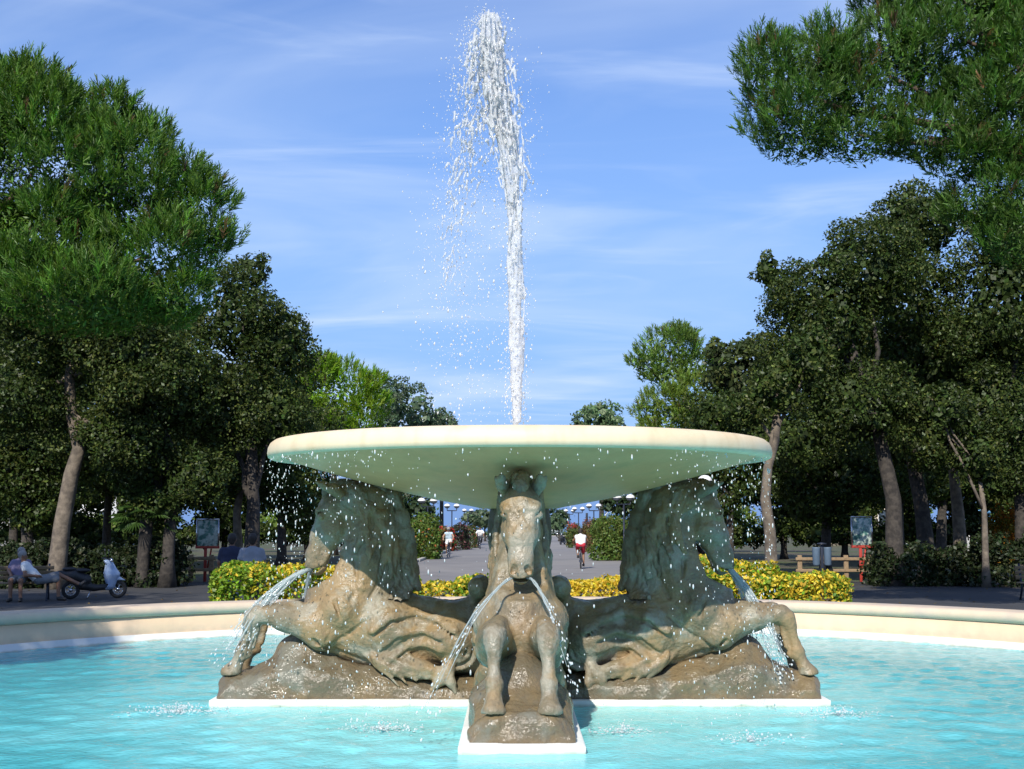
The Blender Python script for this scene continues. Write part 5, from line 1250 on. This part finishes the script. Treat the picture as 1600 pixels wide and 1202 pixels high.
# ------------------------------------------------------------------ bicycles and riders
def bicycle_proto():
    t = thing('bicycle', '', 'bicycle', (0, 0, 0), 0, 'bicycles on the avenue')
    for y in (-.52, .53):
        b = MB(); b.ring((0, y, .345), (1, 0, 0), .325, .021, 30, 7); w = b.build('wheel', M_rubber, t, True)
        b = MB(); b.ring((0, y, .345), (1, 0, 0), .300, .011, 26, 5); b.build('rim', M_chrome, w, True)
        b = MB()
        for k in range(16):
            a = k * math.pi / 8; b.tube([(.02 * (1 if k % 2 else -1), y, .345), (0, y + .298 * math.cos(a), .345 + .298 * math.sin(a))], .0035, 4)
        b.tube([(-.05, y, .345), (.05, y, .345)], .022, 8); s_ = b.build('spokes', M_chrome, w); s_['kind'] = 'stuff'; s_.name = 'spoke'
    b = MB()
    for p in ([(0, -.14, .30), (0, -.22, .82)], [(0, -.14, .30), (0, .40, .72)], [(0, -.20, .76), (0, .38, .80)], [(0, .36, .86), (0, .42, .64)]): b.tube(p, .018, 8)
    for s in (-1, 1): b.tube([(s * .01, -.20, .76), (s * .05, -.52, .345)], .010, 6); b.tube([(s * .01, -.14, .30), (s * .05, -.52, .345)], .011, 6); b.tube([(s * .035, .42, .64), (s * .05, .53, .345)], .012, 6)
    b.build('frame', M_frame, t, True)
    b = MB(); b.tube([(0, .38, .86), (0, .36, 1.0)], .014, 6); b.tube([(-.29, .27, 1.02), (-.2, .36, 1.02), (0, .39, 1.0), (.2, .36, 1.02), (.29, .27, 1.02)], .014, 7); b.build('handlebar', M_chrome, t, True)
    b = MB(); b.tube([(0, -.22, .82), (0, -.24, .92)], .014, 6); b.ball((0, -.28, .94), .1, 12, 7, (.85, 1.35, .38)); b.ball((0, -.14, .945), .05, 8, 6, (.6, 1.7, .5)); b.build('saddle', M_blackp, t, True)
    b = MB(); b.tube([(-.07, -.14, .30), (-.07, -.13, .48)], .011, 6); b.tube([(.07, -.14, .30), (.07, -.15, .12)], .011, 6); b.tube([(-.07, -.14, .30), (.07, -.14, .30)], .03, 10); b.build('crank', M_chrome, t, True)
    for s, y, z in ((-1, -.13, .48), (1, -.15, .12)):
        b = MB(); b.box((s * .12, y, z), (.10, .075, .025), bev=.006); b.build('pedal', M_blackp, t)
    return t
M_frame = mat('dark_bike_paint', (.06, .07, .09), .35, coat=.3)
RIDE = dict(pelvis=(0, -.26, 1.06), neck=(0, .0, 1.50), head=(0, .06, 1.635), face=(0, 1, -.05), shL=(-.18, -.01, 1.41), shR=(.18, -.01, 1.41), hipL=(-.095, -.22, 1.03), hipR=(.095, -.22, 1.03),
            elL=(-.31, .10, 1.23), elR=(.31, .10, 1.23), wrL=(-.28, .25, 1.06), wrR=(.28, .25, 1.06), hdL=(.1, 1, -.2), hdR=(-.1, 1, -.2), knL=(-.15, .16, .86), knR=(.12, .06, .66), anL=(-.12, -.14, .58), anR=(.12, -.17, .22), toL=(-.125, .0, .525), toR=(.125, -.02, .165))
bp_ = bicycle_proto()
cyc = [(907, 57, R(-2), 'bicycle under the man in the white vest, riding away', 'person in a white vest and red shorts cycling away along the avenue', SKIN_T, WHITE, REDC, HAIR_D, SHOE, .12, .75, None),
       (701, 77, R(176), 'bicycle under the woman in the pale blue top', 'person in a pale blue top and white shorts cycling towards the fountain', SKIN, SKYB, WHITE, HAIR_G, SHOEW, .12, .7, HAIR_G),
       (750, 103, R(184), 'bicycle under the far rider in a white shirt', 'person in a white shirt and dark trousers, farthest cyclist coming along the avenue', SKIN_T, WHITE, DARKT, HAIR_D, SHOE, .8, 2.0, None)]
for i, (x, d, rz, lb, lp_, sk, tp, bt, hr_, sh_, slv, lg, hat) in enumerate(cyc):
    o = bp_ if i == 0 else copy_tree(bp_)
    o.location = (lx(x, d), d, .004); o.rotation_euler.z = rz; o['label'] = lb
    person(lp_, (lx(x, d), d, .004), rz, RIDE, sk, tp, bt, hr_, sh_, slv, lg, WK, hat=hat)

# ------------------------------------------------------------------ scooters
M_scoot = mat('pale_blue_scooter_paint', (.34, .44, .60), .25, coat=.6)
def scooter(label, loc, rz, paint):
    t = thing('motor_scooter', label, 'motor scooter', loc, rz, 'parked scooters')
    for y in (-.58, .62):
        b = MB(); b.ring((0, y, .235), (1, 0, 0), .185, .05, 26, 8); w = b.build('wheel', M_rubber, t, True)
        b = MB(); b.ring((0, y, .235), (1, 0, 0), .135, .012, 20, 6); b.tube([(-.045, y, .235), (.045, y, .235)], .05, 10)
        for k in range(5):
            a = k * 2 * math.pi / 5; b.tube([(0, y, .235), (0, y + .13 * math.cos(a), .235 + .13 * math.sin(a))], .016, 5)
        b.build('rim', M_chrome, w, True)
    F_ = Field((-.32, -.95, .1), (.32, .95, 1.15), .02)
    F_.chain([(0, .36, .34), (0, .42, .62), (0, .33, .92)], [.13, .15, .10], .05, 1.5); F_.cone((0, .30, .36), (0, .28, .90), .12, .08, .02, 2.0, op='cut')
    v, q = F_.surface(); link('leg_shield', mesh('leg_shield', v, q, paint, True), t)
    F_ = Field((-.32, -1.0, .1), (.32, .95, 1.15), .02)
    F_.chain([(0, -.22, .50), (0, -.55, .60), (0, -.86, .66)], [.15, .16, .09], .06, 1.05); F_.chain([(0, .34, .30), (0, .0, .28), (0, -.25, .34)], [.08, .08, .12], .05, 1.6)
    v, q = F_.surface(); link('body', mesh('body', v, q, M_blackp, True), t)
    F_ = Field((-.2, .3, .2), (.2, .95, .62), .018); F_.chain([(0, .45, .44), (0, .60, .50), (0, .80, .42)], [.07, .075, .05], .04, 1.2); F_.cone((0, .62, .235), (0, .62, .235), .24, .24, .01, 3.0, op='cut')
    v, q = F_.surface(); link('front_mudguard', mesh('front_mudguard', v, q, paint, True), t)
    b = MB(); b.ball((0, -.32, .74), .15, 14, 8, (.95, 1.5, .42)); b.ball((0, -.62, .78), .13, 14, 8, (.95, 1.5, .45)); b.build('seat', M_blackp, t, True)
    b = MB(); b.tube([(0, .62, .24), (0, .50, .60), (0, .36, 1.0)], .03, 8); b.tube([(-.33, .26, 1.04), (-.1, .35, 1.03), (.1, .35, 1.03), (.33, .26, 1.04)], .022, 8); b.build('handlebar', M_blackp, t, True)
    b = MB(); b.ball((0, .42, .98), .085, 14, 8, (1, .6, .9)); b.build('headlight', M_chrome, t, True)
    for s in (-1, 1):
        b = MB(); b.tube([(s * .2, .31, 1.05), (s * .27, .30, 1.22)], .008, 5); b.ball((s * .28, .30, 1.25), .06, 10, 7, (1, .3, .75)); b.build('mirror', M_blackp, t, True)
    b = MB(); b.tube([(.10, -.1, .22), (.18, -.2, .0)], .014, 6); b.build('stand', M_chrome, t)
    return t
scooter('pale blue and black scooter parked beside the bench', (lx(150, 34), 34, 0), R(-62), M_scoot)
scooter('small dark moped parked far along the right kerb', (lx(879, 125), 125, .004), R(160), M_blackp)

# ------------------------------------------------------------------ far vehicles and buildings seen between the trees
M_glass = mat('window_glass', (.04, .055, .065), .08, spec=.7)
def car(label, loc, rz, color, kind='car'):
    paint = mat(kind + '_paint', color, .3, coat=.5)
    t = thing('parked_' + kind, label, kind, loc, rz, 'parked vehicles beyond the trees')
    van = kind == 'van'
    prof = [(-2.05, .35), (-2.08, .62), (-1.95, .95), (-1.2, 1.0), (-.6, 1.42), (.9, 1.45), (1.65, 1.02), (2.02, .95), (2.08, .6), (2.05, .35)] if not van else [(-2.3, .35), (-2.33, .8), (-2.1, 1.1), (-1.5, 1.25), (-1.05, 1.95), (-.8, 2.02), (2.25, 2.02), (2.33, 1.8), (2.33, .35)]
    n = len(prof); v = []
    for s in (-1, 1):
        for x, z in prof:
            w = .86 if z < 1.0 else (.68 if not van else .80); v.append((x, s * w, z))
    f4 = [(i, (i + 1) % n, n + (i + 1) % n, n + i) for i in range(n)]
    b = MB(); b.add(v, f4); b.f.setdefault(n, []).append(np.array([list(range(n))[::-1], list(range(n, 2 * n))])); b.build('body', paint, t)
    top = 1.40 if not van else 1.9; lo = 1.03
    for s in (-1, 1):
        xs = ((-.95, -.62, .1, .1), (.18, .18, .82, 1.3)) if not van else ((-1.25, -.95, -.2, -.2),)
        for x0, x1, x2, x3 in xs:
            z0, z1 = lo + (.2 if van else 0), top - .06
            yb = lambda z: s * ((.86 + (.68 - .86) * min(1, (z - .95) / .47)) if not van else .835) + s * .006
            b = MB(); b.add([(x0, yb(z0), z0), (x1, yb(z1), z1), (x2, yb(z1), z1), (x3, yb(z0), z0)], [(0, 1, 2, 3)]); b.build('side_window', M_glass, t)
    (xa, za), (xb, zb) = (prof[3], prof[4])
    for (pa, pb) in ((prof[3], prof[4]), (prof[6], prof[5])) if not van else ((prof[3], prof[4]),):
        a_, b_ = np.array(pa), np.array(pb); p0 = a_ + (b_ - a_) * .1; p1 = a_ + (b_ - a_) * .9; nrm = np.array([-(b_ - a_)[1], (b_ - a_)[0]]); nrm = nrm / np.linalg.norm(nrm) * .008
        if nrm[1] < 0: nrm = -nrm
        p0, p1 = p0 + nrm, p1 + nrm
        b = MB(); b.add([(p0[0], -.66, p0[1]), (p0[0], .66, p0[1]), (p1[0], .60, p1[1]), (p1[0], -.60, p1[1])], [(0, 1, 2, 3)]); b.build('windscreen', M_glass, t)
    for x in (-1.3, 1.3):
        for s in (-1, 1):
            b = MB(); b.ring((x, s * .80, .32), (0, 1, 0), .23, .09, 22, 8); w = b.build('wheel', M_rubber, t, True)
            b = MB(); b.tube([(x, s * .74, .32), (x, s * .87, .32)], .19, 16); b.build('rim', M_chrome, w)
    for s in (-1, 1):
        b = MB(); b.ball((-2.03, s * .62, .72), .12, 12, 8, (.35, 1.2, .7)); b.build('headlight', M_lampw, t, True)
    return t
car('dark green car parked behind the right trunks, bumper glinting', (lx(1420, 84), 84, 0), .12, (.02, .06, .055))
car('white van parked at the far end of the avenue', (lx(858, 222), 222, .006), .1, (.75, .75, .74), 'van')
def building(label, x0, x1, d, ytop, wallc, roofc, nwin, name='low_building', depth=7, storeys=1, awn=None):
    X0, X1 = lx(x0, d), lx(x1, d); h = hz_of(ytop, d); w = X1 - X0
    t = thing(name, label, 'building', ((X0 + X1) / 2, d, 0))
    mw = mat('plaster', wallc, .85, var=.08, vscale=.8, bump=.1); mr = mat('roofing', roofc, .8, var=.15, vscale=2)
    b = MB(); b.box((0, depth / 2, h / 2), (w, depth, h)); b.build('wall', mw, t)
    b = MB(); b.box((0, depth / 2, h + .12), (w + .6, depth + .6, .24)); b.build('roof', mr, t)
    for s_ in range(storeys):
        z = h * (s_ + .52) / storeys
        for k in range(nwin):
            x = -w / 2 + w * (k + .5) / nwin; ww = min(1.3, w / nwin * .55); hh = min(1.4, h / storeys * .5)
            b = MB()
            b.box((x - ww / 2 - .04, -.03, z), (.08, .06, hh + .16)); b.box((x + ww / 2 + .04, -.03, z), (.08, .06, hh + .16)); b.box((x, -.03, z + hh / 2 + .04), (ww, .06, .08)); b.box((x, -.05, z - hh / 2 - .04), (ww, .10, .08))
            fr_ = b.build('window', M_lampw, t); b = MB(); b.box((x, -.012, z), (ww, .02, hh)); b.build('pane', M_glass, fr_)
    b = MB(); b.box((w * .32, -.02, 1.05), (.95, .05, 2.1)); b.build('door', M_iron, t)
    if awn:
        ma = mat('awning', awn, .7); b = MB(); b.box((0, -.6, h * .86), (w * .96, 1.3, .07), Euler((.3, 0, 0)).to_matrix()); b.build('awning', ma, t)
    return t
building('low white building glimpsed behind the far left trunks', -30, 180, 118, 772, (.78, .78, .76), (.35, .18, .12), 5)
building('cream building glimpsed through the right grove', 1290, 1440, 118, 770, (.62, .54, .40), (.35, .18, .12), 4)
building('small white kiosk with a blue awning behind the pale trunks', 1512, 1548, 88, 802, (.80, .80, .80), (.16, .36, .55), 2, 'kiosk', 2.5, awn=(.10, .34, .55))
# stray leaves and litter on the asphalt
r = np.random.default_rng(300); n = 420
P_ = np.stack([r.uniform(-16, 18, n), r.uniform(24, 43, n), np.full(n, .012)], 1); N_ = rand_dir(r, n) * .35 + np.array([0, 0, 1.0]); N_ /= np.linalg.norm(N_, axis=1)[:, None]
v, f = leaf_quads(P_, N_, r.uniform(.05, .12, n), r, .6)
tag(link('fallen_leaves', mesh('fallen_leaves', v, f, M_leaf, False, np.repeat(jitter_col((.16, .11, .045), n, r), 4, 0))), kind='stuff')
